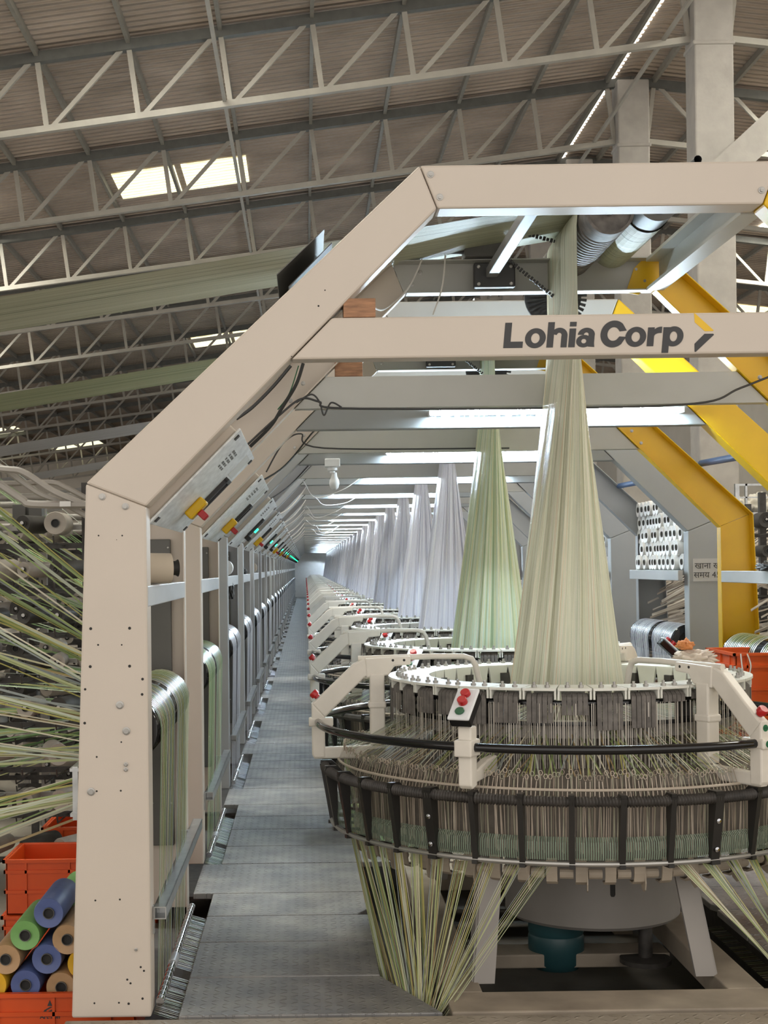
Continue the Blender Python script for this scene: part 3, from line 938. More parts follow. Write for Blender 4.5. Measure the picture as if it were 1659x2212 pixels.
def bracket(root, deg, detail):
    t = .024
    c, s_ = cos(radians(deg)), sin(radians(deg))
    fr = lambda r, y, z: Vector((r*c - y*s_, r*s_ + y*c, z))
    b = MB()
    b.prism([(1.088, .745), (1.14, .745), (1.147, .76), (1.147, .995), (1.088, .93)], -t, t, fr)
    b.prism([(1.147, .99), (1.13, 1.0), (.955, 1.165), (.905, 1.187), (.875, 1.12), (.91, 1.10), (1.088, .925)], -t, t, fr)
    b.prism([(.905, 1.187), (.70, 1.197), (.70, 1.158), (.775, 1.15), (.80, 1.11), (.90, 1.10)], -t*1.15, t*1.15, fr)
    b.prism([(.818, .80), (.885, .80), (.885, 1.12), (.818, 1.12)], -t*1.3, t*1.3, fr)
    b.prism([(.812, .965), (.892, .965), (.892, .995), (.812, .995)], -t*1.5, t*1.5, fr)
    b.prism([(.818, .74), (1.14, .74), (1.14, .79), (.818, .80)], -t*.8, t*.8, fr)
    b.prism([(1.05, .885), (1.16, .885), (1.16, .925), (1.05, .925)], -t*1.15, t*1.15, fr)
    o = b.bevel_build('shuttle_bracket', 'white', root, .007, 2)
    b = MB()
    pts = [fr(.935, 0, 1.185), fr(.6, 0, 1.192), fr(.46, 0, 1.19), fr(.425, 0, 1.178), fr(.408, 0, 1.15), fr(.385, 0, 1.05)]
    b.tube(pts, .0135, 10); b.build('handle_pipe', 'white', o, True)
    b = MB(); f2 = lambda x, y, z: fr(1.118 + z*.72 - y*.7, x, 1.015 + z*.70 + y*.7)
    b.lathe([(0, .034), (.017, .034), (.021, .028), (.021, .012), (.014, .010), (.014, 0)], 16, f2)
    b.build('stop_button', 'red', o, True)
    if detail:
        b = MB()
        for (r, z) in ((.73, 1.178), (.78, 1.178)): b.lathe([(0, .0005), (.006, .0005), (.006, -.004)], 10, lambda x, y, zz, r=r, z=z: fr(r+x, t*1.15+zz, z+y))
        for (r, z) in ((.73, 1.178), (.78, 1.178)): b.lathe([(0, .0005), (.006, .0005), (.006, -.004)], 10, lambda x, y, zz, r=r, z=z: fr(r+x, -t*1.15-zz, z+y))
        b.build('slot_holes', 'core', o)
    return o
def post(root, deg, box):
    c, s_ = cos(radians(deg)), sin(radians(deg))
    fr = lambda r, y, z: Vector((r*c - y*s_, r*s_ + y*c, z))
    b = MB()
    b.prism([(1.085, .755), (1.125, .745), (1.14, .76), (1.14, .985), (1.085, .985)], -.028, .028, fr)
    b.prism([(1.07, .87), (1.16, .87), (1.16, .935), (1.07, .935)], -.036, .036, fr)
    b.prism([(.86, .78), (1.10, .76), (1.10, .80), (.94, .84), (.86, .845)], -.018, .018, fr)
    o = b.bevel_build('guard_post', 'white', root, .006, 2)
    if box:
        # box axis leans inwards and upwards; n is its outward face normal
        def bf(u, w, n):
            return fr(1.165 - u*.66 + n*.52, w, .985 + u*.64 + n*.56)
        def slab(b, u0, u1, w0, w1, n0, n1):
            b.hexa([bf(u0,w0,n0), bf(u1,w0,n0), bf(u1,w1,n0), bf(u0,w1,n0), bf(u0,w0,n1), bf(u1,w0,n1), bf(u1,w1,n1), bf(u0,w1,n1)]); return b
        k = slab(MB(), 0, .16, -.042, .042, 0, .052).bevel_build('control_box', 'gloss_black', o, .005)
        slab(MB(), -.004, .164, -.045, .045, .052, .068).bevel_build('lid', 'lampwhite', k, .006)
        for u, mm, hh in ((.035, 'green', .014), (.082, 'red', .034), (.126, 'red', .028)):
            b = MB(); b.lathe([(0, hh), (.016, hh), (.019, hh-.004), (.019, .004), (.013, 0)], 16, lambda x, y, z, u=u: bf(u+x, y, .068+z))
            b.build('push_button', mm, k, True)['label'] = mm + ' push button'
    return o
def fan(b, side, r):
    """tapes from the cage foot down into the slot beside the walkway"""
    for g in range(13):
        a = (176 + g*6.6) if side < 0 else (364 - g*6.6)
        tx = side*(.84 - .012*g); ty = -1.02 - .16*(g/12.0)
        if g < 3: tx, ty = side*(.86), -.75-.06*g
        for k in range(10):
            aa = a + (k-5)*.36 + r.uniform(-.1, .1)
            p = pt(.99, aa, .46)
            q = Vector((tx + r.uniform(-.012, .012) + (k-5)*.0035*(-side), ty + r.uniform(-.02, .02), -.06))
            w = Vector((.0013, 0, .0006)) if r.random() < .75 else Vector((.0024, 0, .001))
            b.strip([p, q], w)

def make_loom(label, detail, tm):
    root = thing('circular_loom', (RX, RD, 0), label, 'circular loom', 'circular looms in the row')
    r = random.Random(5)
    st = 360.0/NS
    A0 = 270 - st/2 + 2
    if detail == 0:
        for i in range(NS):
            a = A0 + i*st
            b = MB(); seg_shape(b, a, a+st); s = b.build('ring_segment', 'ringwhite', root)
            for k in (.3, .7):
                bb = MB(); bolt_shape(bb, .755, a+st*k, ZT); bb.build('bolt', 'bolt', s)
        rest = MB()
        for i in range(NS):
            a = A0 + i*st
            f = (a - 90) % 360
            if 80 < f < 280:
                b = MB(); belts(b, a, a+st, (.985 if a % 360 < 262 and a % 360 > 180 else .94) + (r.uniform(-.03, .02)) + (.095 if 281 < a % 360 < 330 else 0)); b.build('heddle_belts', 'belt', root)
            else: belts(rest, a, a+st, .96)
        tag(rest.build('heddle_belts', 'belt', root), kind='stuff')
    else:
        b = MB(); c = MB()
        for i in range(NS):
            a = A0 + i*st
            seg_shape(b, a, a+st); belts(c, a, a+st, .96)
        b.build('top_ring', 'ringwhite', root)
        c.build('heddle_belts', 'belt', root)
        b = MB()
        for i in range(NS):
            for k in (.3, .7): bolt_shape(b, .755, A0+st*(i+k), ZT)
        b.build('ring_bolts', 'bolt', root)
    # black bar and inner rings below the top ring
    b = MB(); b.tube(torus_pts(.768, ZT-.06, 72), .009, 6, True); sector(b, .70, .765, .955, .972, 0, 360, 60); b.build('heddle_bar', 'gloss_black', root, True)
    b = MB(); sector(b, .66, .72, .90, .95, 0, 360, 60); b.build('reed_ring', 'drum', root)
    b = MB(); b.lathe([(.235, .99), (.30, .985), (.56, .95), (.60, .93), (.60, .40)], 60); b.build('weaving_table', 'housing', root, True)
    bz = MB()
    for i in range(18):
        a = i*20+7
        b = MB() if detail == 0 else bz
        sector(b, .60, .66, .93, 1.07, a, a+4, 1)
        if detail == 0: b.build('reed_post', 'dark', root)
    if detail: bz.build('reed_posts', 'dark', root)
    # heddle wires
    b = MB(); n = 560 if detail == 0 else 220
    for i in range(n):
        a = 360*i/n + r.uniform(-.15, .15)
        rr = .785 + r.uniform(-.02, .01)
        w = .0016 if detail == 0 else .003
        tz = ZT-.06
        t = Vector((-sin(radians(a)), cos(radians(a)), 0))*w
        b.strip([pt(rr, a, tz), pt(rr+.0, a, .775)], t)
    tag(b.build('heddle_wires', 'wire', root), kind='stuff')
    # warp sheet between the hooks and the reed
    b = MB(); n = 420 if detail == 0 else 150
    for i in range(n):
        a = 360*i/n + r.uniform(-.4, .4)
        t = Vector((-sin(radians(a)), cos(radians(a)), 0))*.0028
        b.strip([pt(1.0, a, .79+r.uniform(-.01, .01)), pt(.70, a+r.uniform(-6, 6), .93+r.uniform(-.03, .03))], t*.9)
        if i % 2 == 0: b.strip([pt(.66, a, .95), pt(.26, a+r.uniform(-3, 3), 1.0)], t)
    tag(b.build('warp_sheet', tm, root), kind='stuff')
    # hooks round the outside
    b = MB(); n = 380 if detail == 0 else 120
    b.tube(torus_pts(1.03, .742, 90), .0055, 6, True)
    for i in range(n):
        a = 360*i/n
        h = .795 + r.uniform(-.012, .014)
        o = r.uniform(-.2, .2)
        t = Vector((-sin(radians(a)), cos(radians(a)), 0))
        b.strip([pt(1.04, a, .715), pt(1.012, a+o, h-.012)], t*.0017)
        c0 = pt(1.005, a+o, h)
        p = [c0 + t*.0075*cos(x) + Vector((0, 0, .010*sin(x))) for x in [0, 1.05, 2.1, 3.14, 4.2, 5.23]]
        b.tube(p, .0018, 3, True)
    tag(b.build('drop_hooks', 'lwire', root), kind='stuff')
    # guard rail
    b = MB(); b.tube(torus_pts(1.118, .905, 120), .0175, 10, True); b.build('guard_rail', 'gloss_black', root, True)
    for a in (180, 300, 60):
        br = bracket(root, a, detail == 0)
        if detail == 0 and a == 300:
            for z in (.965, .875):
                zf = .925 if z < .9 else 0
                rr_ = 1.1478 if z > .93 else 1.1608
                if z < .9: z = .905
                c0 = pt(rr_, 300, z); tt = Vector((-sin(radians(300)), cos(radians(300)), 0)); ee = pt(1, 300, 0)
                b = MB(); b.lathe([(0, .001), (.013, .001), (.013, -.001)], 20, lambda x, y, zz, c0=c0, tt=tt, ee=ee: c0 + tt*x + Vector((0, 0, y)) + ee*zz)
                stk = b.build('round_sticker', 'sticker', br)
                text_mesh('O.K', .011, 'ink', 'sticker_lettering', stk, c0+ee*.0014-Vector((0, 0, .004)), (pi/2, 0, radians(30)), align='CENTER', ext=.0002)
    for a, bx in ((240, True), (0, True), (120, False)): post(root, a, bx)
    # spring-wound top rim of the tension cage
    b = MB()
    if detail == 0:
        turns = NS*16; per = 5; N = turns*per
        vs, n = [], 9
        pts = torus_pts(1.09, .708, N)
        rr = [.0175 + .0055*max(0, cos(2*pi*(i % per)/per)) for i in range(N)]
        b.tube(pts, rr, n, True)
    else: b.tube(torus_pts(1.09, .708, 96), .021, 8, True)
    b.build('spring_rim', 'dark', root, True)
    b = MB(); b.tube(torus_pts(1.062, .468, 110), .010, 8, True); b.build('rod_ring', 'bolt', root, True)
    b0 = MB()
    for i in range(NS):
        a = A0 + i*st + 3.4
        t = Vector((-sin(radians(a)), cos(radians(a)), 0))*(.011 if i % 6 != 2 else .019)
        b = MB() if detail == 0 else b0
        e = pt(1, a, 0); e.z = 0
        def hx(pts2):
            b.hexa([p-t for p in ()] or [pts2[0]-t, pts2[0]+t, pts2[1]+t, pts2[1]-t, pts2[2]-t, pts2[2]+t, pts2[3]+t, pts2[3]-t])
        hx([e*1.105+Vector((0,0,.70)), e*1.02+Vector((0,0,.70)), e*1.110+Vector((0,0,.735)), e*1.06+Vector((0,0,.735))])
        hx([e*1.068+Vector((0,0,.455)), e*1.055+Vector((0,0,.455)), e*1.112+Vector((0,0,.72)), e*1.06+Vector((0,0,.72))])
        hx([e*1.078+Vector((0,0,.452)), e*.96+Vector((0,0,.447)), e*1.078+Vector((0,0,.466)), e*.96+Vector((0,0,.458))])
        if detail == 0:
            o = b.build('cage_post', 'black', root)
            if i % 6 == 2:
                for z, rr_ in ((.62, 1.093), (.51, 1.08)):
                    c = e*rr_ + Vector((0, 0, z))
                    bb = MB(); bb.lathe([(0, .007), (.010, .005), (.010, 0)], 10, lambda x, y, zz, c=c, e=e, t=t: c + t.normalized()*x + Vector((0,0,y)) + e*zz); bb.build('bolt', 'chrome', o, True)
    if detail: b0.build('cage_post', 'black', root)
    # wires and green tension loops inside the cage
    b = MB(); n = 900 if detail == 0 else 300
    for i in range(n):
        a = 360*i/n + r.uniform(-.2, .2)
        t = Vector((-sin(radians(a)), cos(radians(a)), 0))*(.0016 if detail == 0 else .003)
        rr = r.choice((1.03, 1.0, .97))
        b.strip([pt(rr, a+r.uniform(-.6, .6), .80 if rr < 1 else .715), pt(rr-.01, a, .50)], t)
    tag(b.build('tension_wires', 'lwire', root), kind='stuff')
    b = MB(); n = 756 if detail == 0 else 252
    for i in range(n):
        a = 360*i/n
        w = .26*360/n
        t0, t1 = a-w, a+w
        prof = [(1.04, .567), (1.058, .55), (1.062, .51), (1.056, .482), (1.03, .476)]
        vs = []
        for rr, z in prof: vs += [pt(rr, t0, z), pt(rr, t1, z)]
        b.add(vs, [(2*k, 2*k+1, 2*k+3, 2*k+2) for k in range(len(prof)-1)])
    tag(b.build('tension_loops', 'loop', root, True), kind='stuff')
    b = MB(); b.lathe([(.62, .80), (.90, .78), (.94, .74), (.94, .46), (.60, .44)], 60); b.build('cam_housing', 'housing', root, True)  # added drum that blocks light and darkens the view behind the wires
    # bent strips and guide rollers hanging below the cage
    b0 = MB()
    NR = 54
    for i in range(NR):
        a = i*360/NR + 2.5
        b = MB() if detail == 0 else b0
        c, s_ = cos(radians(a)), sin(radians(a))
        fr = lambda x, y, z, c=c, s_=s_: Vector((x*c - y*s_, x*s_ + y*c, z))
        b.prism([(.955, .47), (.962, .47), (.962, .41), (.955, .378), (.935, .365), (.90, .368), (.90, .374), (.932, .372), (.949, .382), (.955, .41)], -.021, .021, fr)
        if i % 2: b.prism([(.90, .45), (.955, .45), (.962, .37), (.955, .345), (.935, .335), (.915, .35), (.90, .39)], .021, .026, fr)
        c, s_ = cos(radians(a+180/NR)), sin(radians(a+180/NR))
        fr = lambda x, y, z, c=c, s_=s_: Vector(((.93+x)*c - y*s_, (.93+x)*s_ + y*c, .405+z))
        b.lathe([(0, -.026), (.020, -.026), (.020, .026), (0, .026)], 12, lambda x, y, z, fr=fr: fr(x, z, y))
        if detail == 0: b.build('guide_roller', 'dustbeam', root)
    if detail: b0.build('guide_rollers', 'dustbeam', root)
    # body: drum, motor, legs, base
    b = MB(); b.lathe([(0, .44), (.37, .44), (.385, .43), (.385, .055), (.37, .04), (0, .04)], 56, lambda x, y, z: Vector((x+.10, y, z))); dr = b.build('drum', 'drum', root, True)
    b = MB(); c0 = pt(.3853, 272, .22)+Vector((.10, 0, 0)); tt = Vector((-sin(radians(272)), cos(radians(272)), 0)); ee = pt(1, 272, 0)
    b.add([c0+ee*.001+tt*x+Vector((0,0,z)) for x, z in ((-.011,-.022),(-.006,-.03),(.006,-.03),(.011,-.022),(.011,.022),(.006,.03),(-.006,.03),(-.011,.022))], [tuple(range(8))])
    b.build('inspection_slot', 'core', dr)
    b = MB(); b.lathe([(0, .04), (.12, .04), (.122, -.02), (.118, -.03), (.122, -.04), (.122, -.15), (.10, -.18), (0, -.18)], 32, lambda x, y, z: Vector((x-.08, y-.1, z))); b.build('motor', 'teal', root, True)
    for (x, y, xt, yt) in ((-.50, -.92, -.44, -.78), (.37, -.86, .31, -.70), (-.50, .92, -.44, .78), (.50, .92, .44, .78)):
        b = MB(); sg = 1 if x > 0 else -1
        b.hexa([(x-.04, y-.012, -.01), (x+.04, y-.012, -.01), (x+.04, y+.012, -.01), (x-.04, y+.012, -.01), (xt-.04, yt-.012, .48), (xt+.04, yt-.012, .48), (xt+.04, yt+.012, .48), (xt-.04, yt+.012, .48)])
        x2, xt2 = x+sg*.04, xt+sg*.04
        b.hexa([(x2-.008, y, -.01), (x2+.008, y, -.01), (x2+.008, y+.12, -.01), (x2-.008, y+.12, -.01), (xt2-.008, yt, .48), (xt2+.008, yt, .48), (xt2+.008, yt+.12, .48), (xt2-.008, yt+.12, .48)])
        b.build('leg', 'drum', root)
    b = MB()
    b.box((-.66, -1.29, -.10), (.66, -1.05, -.005)); b.box((-.66, -1.05, -.10), (-.52, 1.29, -.005)); b.box((.40, -1.05, -.10), (.54, 1.29, -.005)); b.box((-.52, 1.05, -.10), (.40, 1.29, -.005)); b.box((-.52, -.2, -.16), (.40, -.02, -.10))
    for x, y in ((-.58, -1.1), (.47, -1.1), (-.58, 1.1), (.47, 1.1)): b.box((x-.05, y-.05, PITZ), (x+.05, y+.05, -.10))
    b.bevel_build('base_frame', 'dustbeam', root, .006)
    b = MB(); b.lathe([(.02, .44), (.03, .43), (.03, -.1), (.11, -.105), (.11, -.125), (0, -.125)], 20, lambda x, y, z: Vector((x+.28, y-.25, z))); b.build('lubricator', 'dark', root, True)
    b = MB(); fan(b, -1, r); fan(b, 1, r)
    tag(b.build('warp_tapes', tm, root), kind='stuff')
    return root
loom1 = make_loom('first circular loom, large ring of cream and green tapes beyond the first portal frame', 0, 'tapes_mixed')
loom2 = make_loom('second circular loom, weaving the light green fabric tube', 1, 'tapes_green')
loom2.location = (RX, RD+S, 0)
loom3 = dup(loom2, (RX, RD+2*S, 0), 'third circular loom from the front, the first weaving white fabric', remat={'green_tapes': M['tapes_white']})
for i in range(3, NB):
    dup(loom3, (RX, RD+S*i, 0), '%s circular loom from the front of the row' % nth(i+1))

# ------------------------------------------------------------------ woven tubes, bands and take-up rollers
R1X, R1Z, R1R = 1.275-RX, 3.055, .101
R2X, R2Z, R2R = 1.468-RX, 3.085, .086
def fabric(label, fm):
    root = thing('woven_fabric_tube', (RX, RD, 0), label, 'fabric', 'woven fabric rising from the looms')
    r = random.Random(9)
    n = 144
    secs = []   # centre x, z, normal(x,z), a, b
    zz = [.97 + (3.03-.97)*i/44 for i in range(45)]
    for z in zz:
        t = min(1, max(0, (z-1.05)/1.72))
        a = .243*(1-t) + .004
        bb = sqrt(max(0, .118-a*a))*(1+.10*t)
        secs.append((0.0, z, (1, 0), a, bb, 1-t))
    for k in range(1, 14):
        th = radians(180-120*k/13)
        secs.append((R1X+(R1R+.006)*cos(th), R1Z+(R1R+.006)*sin(th), (-cos(th), -sin(th)), .0035, .3775, 0))
    ph = [r.uniform(0, 6.28) for _ in range(6)]
    vs, fs, uvs = [], [], []
    L = 0
    for i, (cx, cz, nv, a, bb, rp) in enumerate(secs):
        if i: L += sqrt((cx-secs[i-1][0])**2+(cz-secs[i-1][1])**2)
        for k in range(n):
            t = 2*pi*k/n
            rip = 1 + .022*min(1, rp*2.2)*(sin(17*t+ph[0])+.8*sin(29*t+ph[1])+.6*sin(41*t+ph[2])+.5*sin(11*t+ph[3]))
            vs.append(Vector((cx+nv[0]*a*cos(t)*rip, bb*sin(t)*rip, cz+nv[1]*a*cos(t)*rip)))
    LL = 0
    for i in range(len(secs)-1):
        d = sqrt((secs[i+1][0]-secs[i][0])**2+(secs[i+1][1]-secs[i][1])**2)
        for k in range(n):
            k2 = (k+1) % n
            fs.append((i*n+k, i*n+k2, (i+1)*n+k2, (i+1)*n+k))
            u0, u1 = k/n, (k+1)/n
            uvs.append([(u0, LL), (u1, LL), (u1, LL+d), (u0, LL+d)])
        LL += d
    b = MB(); b.add(vs, fs, uvs); b.build('tube', fm, root, True)
    # flat band to the wind-up
    b = MB(); m = 24; hw = .3775; x0, z0 = R2X, R2Z+R2R+.006
    def zt(x): return z0 - .152*(x0-x)
    N = 60
    for i in range(N):
        xa, xb = x0-17.5*i/N, x0-17.5*(i+1)/N
        for k in range(m):
            ya, yb = -hw+2*hw*k/m, -hw+2*hw*(k+1)/m
            u = lambda y: (y/hw*.25+.25)
            b.add([(xa, ya, zt(xa)), (xa, yb, zt(xa)), (xb, yb, zt(xb)), (xb, ya, zt(xb))], [(0, 1, 2, 3)], [[(u(ya), 17*i/N), (u(yb), 17*i/N), (u(yb), 17*(i+1)/N), (u(ya), 17*(i+1)/N)]])
    # wrap round the second roller
    K = 20
    pts = []
    for k in range(K+1):
        th = radians(90-260*k/K)
        pts.append((R2X+(R2R+.006)*cos(th), R2Z+(R2R+.006)*sin(th)))
    for k in range(K):
        (xa, za), (xb, zb) = pts[k], pts[k+1]
        for j in range(m):
            ya, yb = -hw+2*hw*j/m, -hw+2*hw*(j+1)/m
            b.add([(xa, ya, za), (xa, yb, za), (xb, yb, zb), (xb, ya, zb)], [(0, 1, 2, 3)], [[(u(ya), k*.05), (u(yb), k*.05), (u(yb), k*.05+.05), (u(ya), k*.05+.05)]])
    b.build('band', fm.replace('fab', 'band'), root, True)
    return root
fab1 = fabric('first woven fabric tube, tall cream and green cone crossing the lettered beam', 'fab_mixed')
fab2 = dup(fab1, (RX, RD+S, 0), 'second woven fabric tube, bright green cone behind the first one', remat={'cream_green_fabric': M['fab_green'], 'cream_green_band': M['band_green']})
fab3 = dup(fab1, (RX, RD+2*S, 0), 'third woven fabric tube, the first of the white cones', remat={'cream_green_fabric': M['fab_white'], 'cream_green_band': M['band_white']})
for i in range(3, NB): dup(fab3, (RX, RD+S*i, 0), '%s woven fabric tube, a white cone in the receding row' % nth(i+1))

def rollers():
    root = thing('take_up_roller', (RX, RD, 0), 'ribbed black take-up roller above the first loom', 'roller', 'ribbed take-up rollers')
    b = MB(); prof = [(0, -.50), (R1R-.012, -.50), (R1R-.012, -.53), (R1R, -.53), (R1R, -.40)]
    y = -.40
    while y < .62:
        prof += [(R1R, y), (R1R, y+.020), (R1R-.008, y+.024), (R1R-.008, y+.036)]
        y += .04
    prof += [(R1R, .64), (R1R, .70), (0, .70)]
    b.lathe(prof, 40, lambda x, yy, z: Vector((R1X+x, z, R1Z+yy))); b.build('ribbed_shell', 'belt', root, True)
    b = MB(); b.lathe([(.018, -1.15), (.018, .9)], 10, lambda x, yy, z: Vector((R1X+x, z, R1Z+yy))); b.build('shaft', 'steel', root, True)
    b = MB()
    for k in range(36):
        a0, a1 = k*10, k*10+5
        b.lathe([(.05, 0), (.15, 0), (.15, .012), (.05, .012)], 1, lambda x, yy, z: Vector((R1X+x, .73+z, R1Z-.12+yy)), radians(a0), radians(a1))
    b.lathe([(.03, 0), (.142, 0), (.142, .012), (.03, .012)], 36, lambda x, yy, z: Vector((R1X-.02+x*1.0, .73+z, R1Z-.12+yy)))
    b.build('sprocket', 'ink', root)
    root2 = thing('press_roller', (RX, RD, 0), 'fabric-wrapped press roller beside the first ribbed roller', 'roller', 'fabric-wrapped press rollers')
    b = MB(); b.lathe([(.06, -.56), (R2R, -.56), (R2R, .66), (0, .66)], 36, lambda x, yy, z: Vector((R2X+x, z, R2Z+yy))); b.build('shell', 'duct', root2, True)
    b = MB(); b.lathe([(0, -.52), (.06, -.52), (.062, -.56)], 24, lambda x, yy, z: Vector((R2X+x, z, R2Z+yy))); b.lathe([(.015, -1.15), (.015, .9)], 10, lambda x, yy, z: Vector((R2X+x, z, R2Z+yy))); b.build('end_cap', 'ink', root2, True)
    return root, root2
ra, rb = rollers()
for i in range(1, 10):
    dup(ra, (RX, RD+S*i, 0), 'ribbed black take-up roller above the %s loom' % nth(i+1))
    dup(rb, (RX, RD+S*i, 0), 'fabric-wrapped press roller above the %s loom' % nth(i+1))
# gear motor and chain on the inner frame
def gear():
    root = thing('gear_motor', (0, D1+MID, 0), 'dark gear motor with chain bolted on the inner beam behind the first fabric band', 'motor', 'gear motors on the inner beams')
    b = MB(); b.box((.80, -.06, 2.885), (.99, -.004, 3.0)); b.bevel_build('mounting_plate', 'ink', root, .006)
    for x, z in ((.82, 2.90), (.97, 2.90), (.82, 2.98), (.97, 2.98)): bolt_at(root, x, z, -.06, .008)
    b = MB(); b.box((.76, -.04, 3.03), (.95, .10, 3.20)); b.lathe([(0, -.22), (.06, -.22), (.06, 0)], 20, lambda x, y, z: Vector((.76+z, .03+x, 3.12+y))); b.lathe([(0, -.24), (.045, -.24), (.045, -.2)], 16, lambda x, y, z: Vector((.76+z, .03+x, 3.12+y))); b.bevel_build('gearbox', 'duct', root, .008)
    b = MB()
    p0, p1 = Vector((.90, -.09, 3.16)), Vector((1.26, -.09, 3.06))
    q0, q1 = Vector((.90, -.09, 3.05)), Vector((1.16, -.09, 2.83))
    for a, c in ((p0, p1), (q0, q1)):
        nn = 22; b = MB()
        for k in range(nn):
            b.bar(a.lerp(c, (k+.1)/nn), a.lerp(c, (k+.8)/nn), .012, .018 if k % 2 else .012)
        b.build('chain', 'ink', root)
    return root
gm = gear()
for i in range(1, 5): dup(gm, (0, D1+MID+S*i, 0), 'gear motor on the inner beam behind the %s loom' % nth(i+1))

# ------------------------------------------------------------------ fluorescent lamps on the cross beams
def lamp(label, x0, x1, y, z):
    root = thing('tube_lamp', (x0, y, z), label, 'lamp', 'fluorescent tube lamps on the cross beams')
    L = x1-x0
    b = MB(); b.box((0, .004, -.010), (L, .030, .014)); b.box((-.012, -.02, -.014), (.0, .066, .016)); b.box((L, -.02, -.014), (L+.012, .066, .016)); b.bevel_build('housing', 'lampwhite', root, .003)
    b = MB(); b.tube([(.0, -.014, 0), (L, -.014, 0)], .014, 10); b.build('tube', 'tube', root, True)
    b = MB(); b.tube([(.18*L, .01, .018), (.16*L, .0, .05), (.05*L, -.01, .035), (-.08, .02, .05)], .003, 5); b.build('cord', 'wcable', root, True)
    return root
xr = random.Random(21)
LX0 = {1: (.685, 2.03), 2: (.60, 1.70), 3: (.55, 1.84), 4: (.31, 1.55), 5: (.55, 1.75), 6: (.62, 1.8), 7: (.45, 1.7), 8: (.32, 1.55)}
for i in range(1, NB+1):
    x0, x1 = LX0.get(i, (None, None))
    if x0 is None:
        x0 = .3+.25*xr.random(); x1 = x0+1.25
    lamp('%s lit tube lamp from the front, fixed to a cross beam' % nth(i) if i > 1 else 'first lit tube lamp, long and bright across the fabric cone', x0, x1, D1+S*i-.06, 2.416)
# bulb with holder
p = W(718, 1000, D1+2*S-.03)
root = thing('bulb_lamp', p, 'white plastic bulb hanging from a square box under the third cross beam', 'lamp')
MB().box((-.055, -.04, -.03), (.055, .03, .03)).bevel_build('junction_box', 'lampwhite', root, .006)
MB().lathe([(.028, -.03), (.036, -.04), (.036, -.055), (.02, -.06), (.02, -.075)], 16).build('socket', 'lampwhite', root, True)
MB().lathe([(.018, -.07), (.022, -.10), (.034, -.125), (.037, -.15), (.030, -.18), (.015, -.195), (0, -.197)], 18, lambda x, y, z: Vector((x+.012, y, z))).build('bulb', 'lampwhite', root, True)

# ------------------------------------------------------------------ cables
def cable(name, pts, r, m, label, cat='cable', group=None):
    P = [Vector(p) for p in pts]
    out = []
    for i in range(len(P)-1):
        p0, p1, p2, p3 = P[max(i-1, 0)], P[i], P[i+1], P[min(i+2, len(P)-1)]
        for k in range(8):
            t = k/8
            out.append(.5*((2*p1)+(-p0+p2)*t+(2*p0-5*p1+4*p2-p3)*t*t+(-p0+3*p1-3*p2+p3)*t*t*t))
    out.append(P[-1])
    return tag(MB().tube(out, r, 6).build(name, m, None, True), label, cat, group)
ya = D1+MID-.05
cable('power_cable', [W(655, 785, ya), W(640, 830, ya), W(610, 880, ya), W(585, 920, ya), W(540, 965, ya)], .009, 'cable', 'black cable dropping along the inner diagonal beside the first cabinet')
cable('power_cable', [W(628, 790, ya), W(590, 835, ya), W(545, 880, ya), W(510, 905, ya)], .008, 'cable', 'black cable bundle tucked under the first diagonal')
cable('power_cable', [W(535, 960, ya), W(600, 900, ya), W(650, 862, ya), W(690, 868, ya), W(740, 882, ya), W(1160, 882, ya), W(1500, 872, ya), W(1600, 838, ya), W(1720, 790, ya)], .005, 'cable', 'black cable clipped along the bottom of the inner cross beam')
cable('power_cable', [W(640, 870, ya), W(672, 852, ya), W(690, 868, ya), W(700, 897, ya), W(715, 870, ya), W(738, 880, ya)], .004, 'cable', 'looped gray cable end hanging on the inner cross beam')
cable('earth_wire', [W(645, 790, ya), W(625, 850, ya), W(600, 885, ya)], .003, 'green', 'thin green earth wire along the first inner diagonal')
yb = D1+S+MID-.05
cable('power_cable', [W(575, 1020, yb), W(610, 960, yb), W(650, 937, yb), W(700, 968, yb), W(1100, 968, yb)], .005, 'cable', 'black cable along the second inner cross beam')
cable('signal_wire', [W(962, 552, D1+MID-.1), W(955, 620, D1+MID-.1), W(935, 680, D1+MID-.1)], .004, 'wcable', 'pale wire hanging from the first fabric band to the lettered beam')
cable('signal_wire', [W(912, 560, D1+MID-.1), W(880, 625, D1+MID-.1), W(830, 668, D1+MID-.1), W(800, 660, D1+.4)], .004, 'wcable', 'pale wire sagging towards the wooden block')
r9 = random.Random(31)
for k in range(7):
    D = D1+S*(3+k)-.05
    x = .1+.3*r9.random()
    cable('lamp_wire', [(-.05, D-.93, 2.40), (x-.1, D-.3, 2.34), (x, D, 2.22+.08*r9.random()), (x+.25, D, 2.30), (x+.45, D+.06, 2.44)], .004, 'wcable', 'loose white lamp wire drooping before the %s cross beam' % nth(k+4), 'cable', 'loose lamp wires')
for k in range(10):
    D = D1+S*(1+k)+MID
    cable('lamp_wire', [(-.45, D-.9, 2.02), (-.15, D-.5, 2.18+.05*r9.random()), (.05, D-.2, 2.45), (.1, D-.06, 2.5)], .006, 'wcable' if k > 1 else 'cable', 'cable running up the diagonal of the %s inner frame' % nth(k+2), 'cable', 'cables on the diagonals')
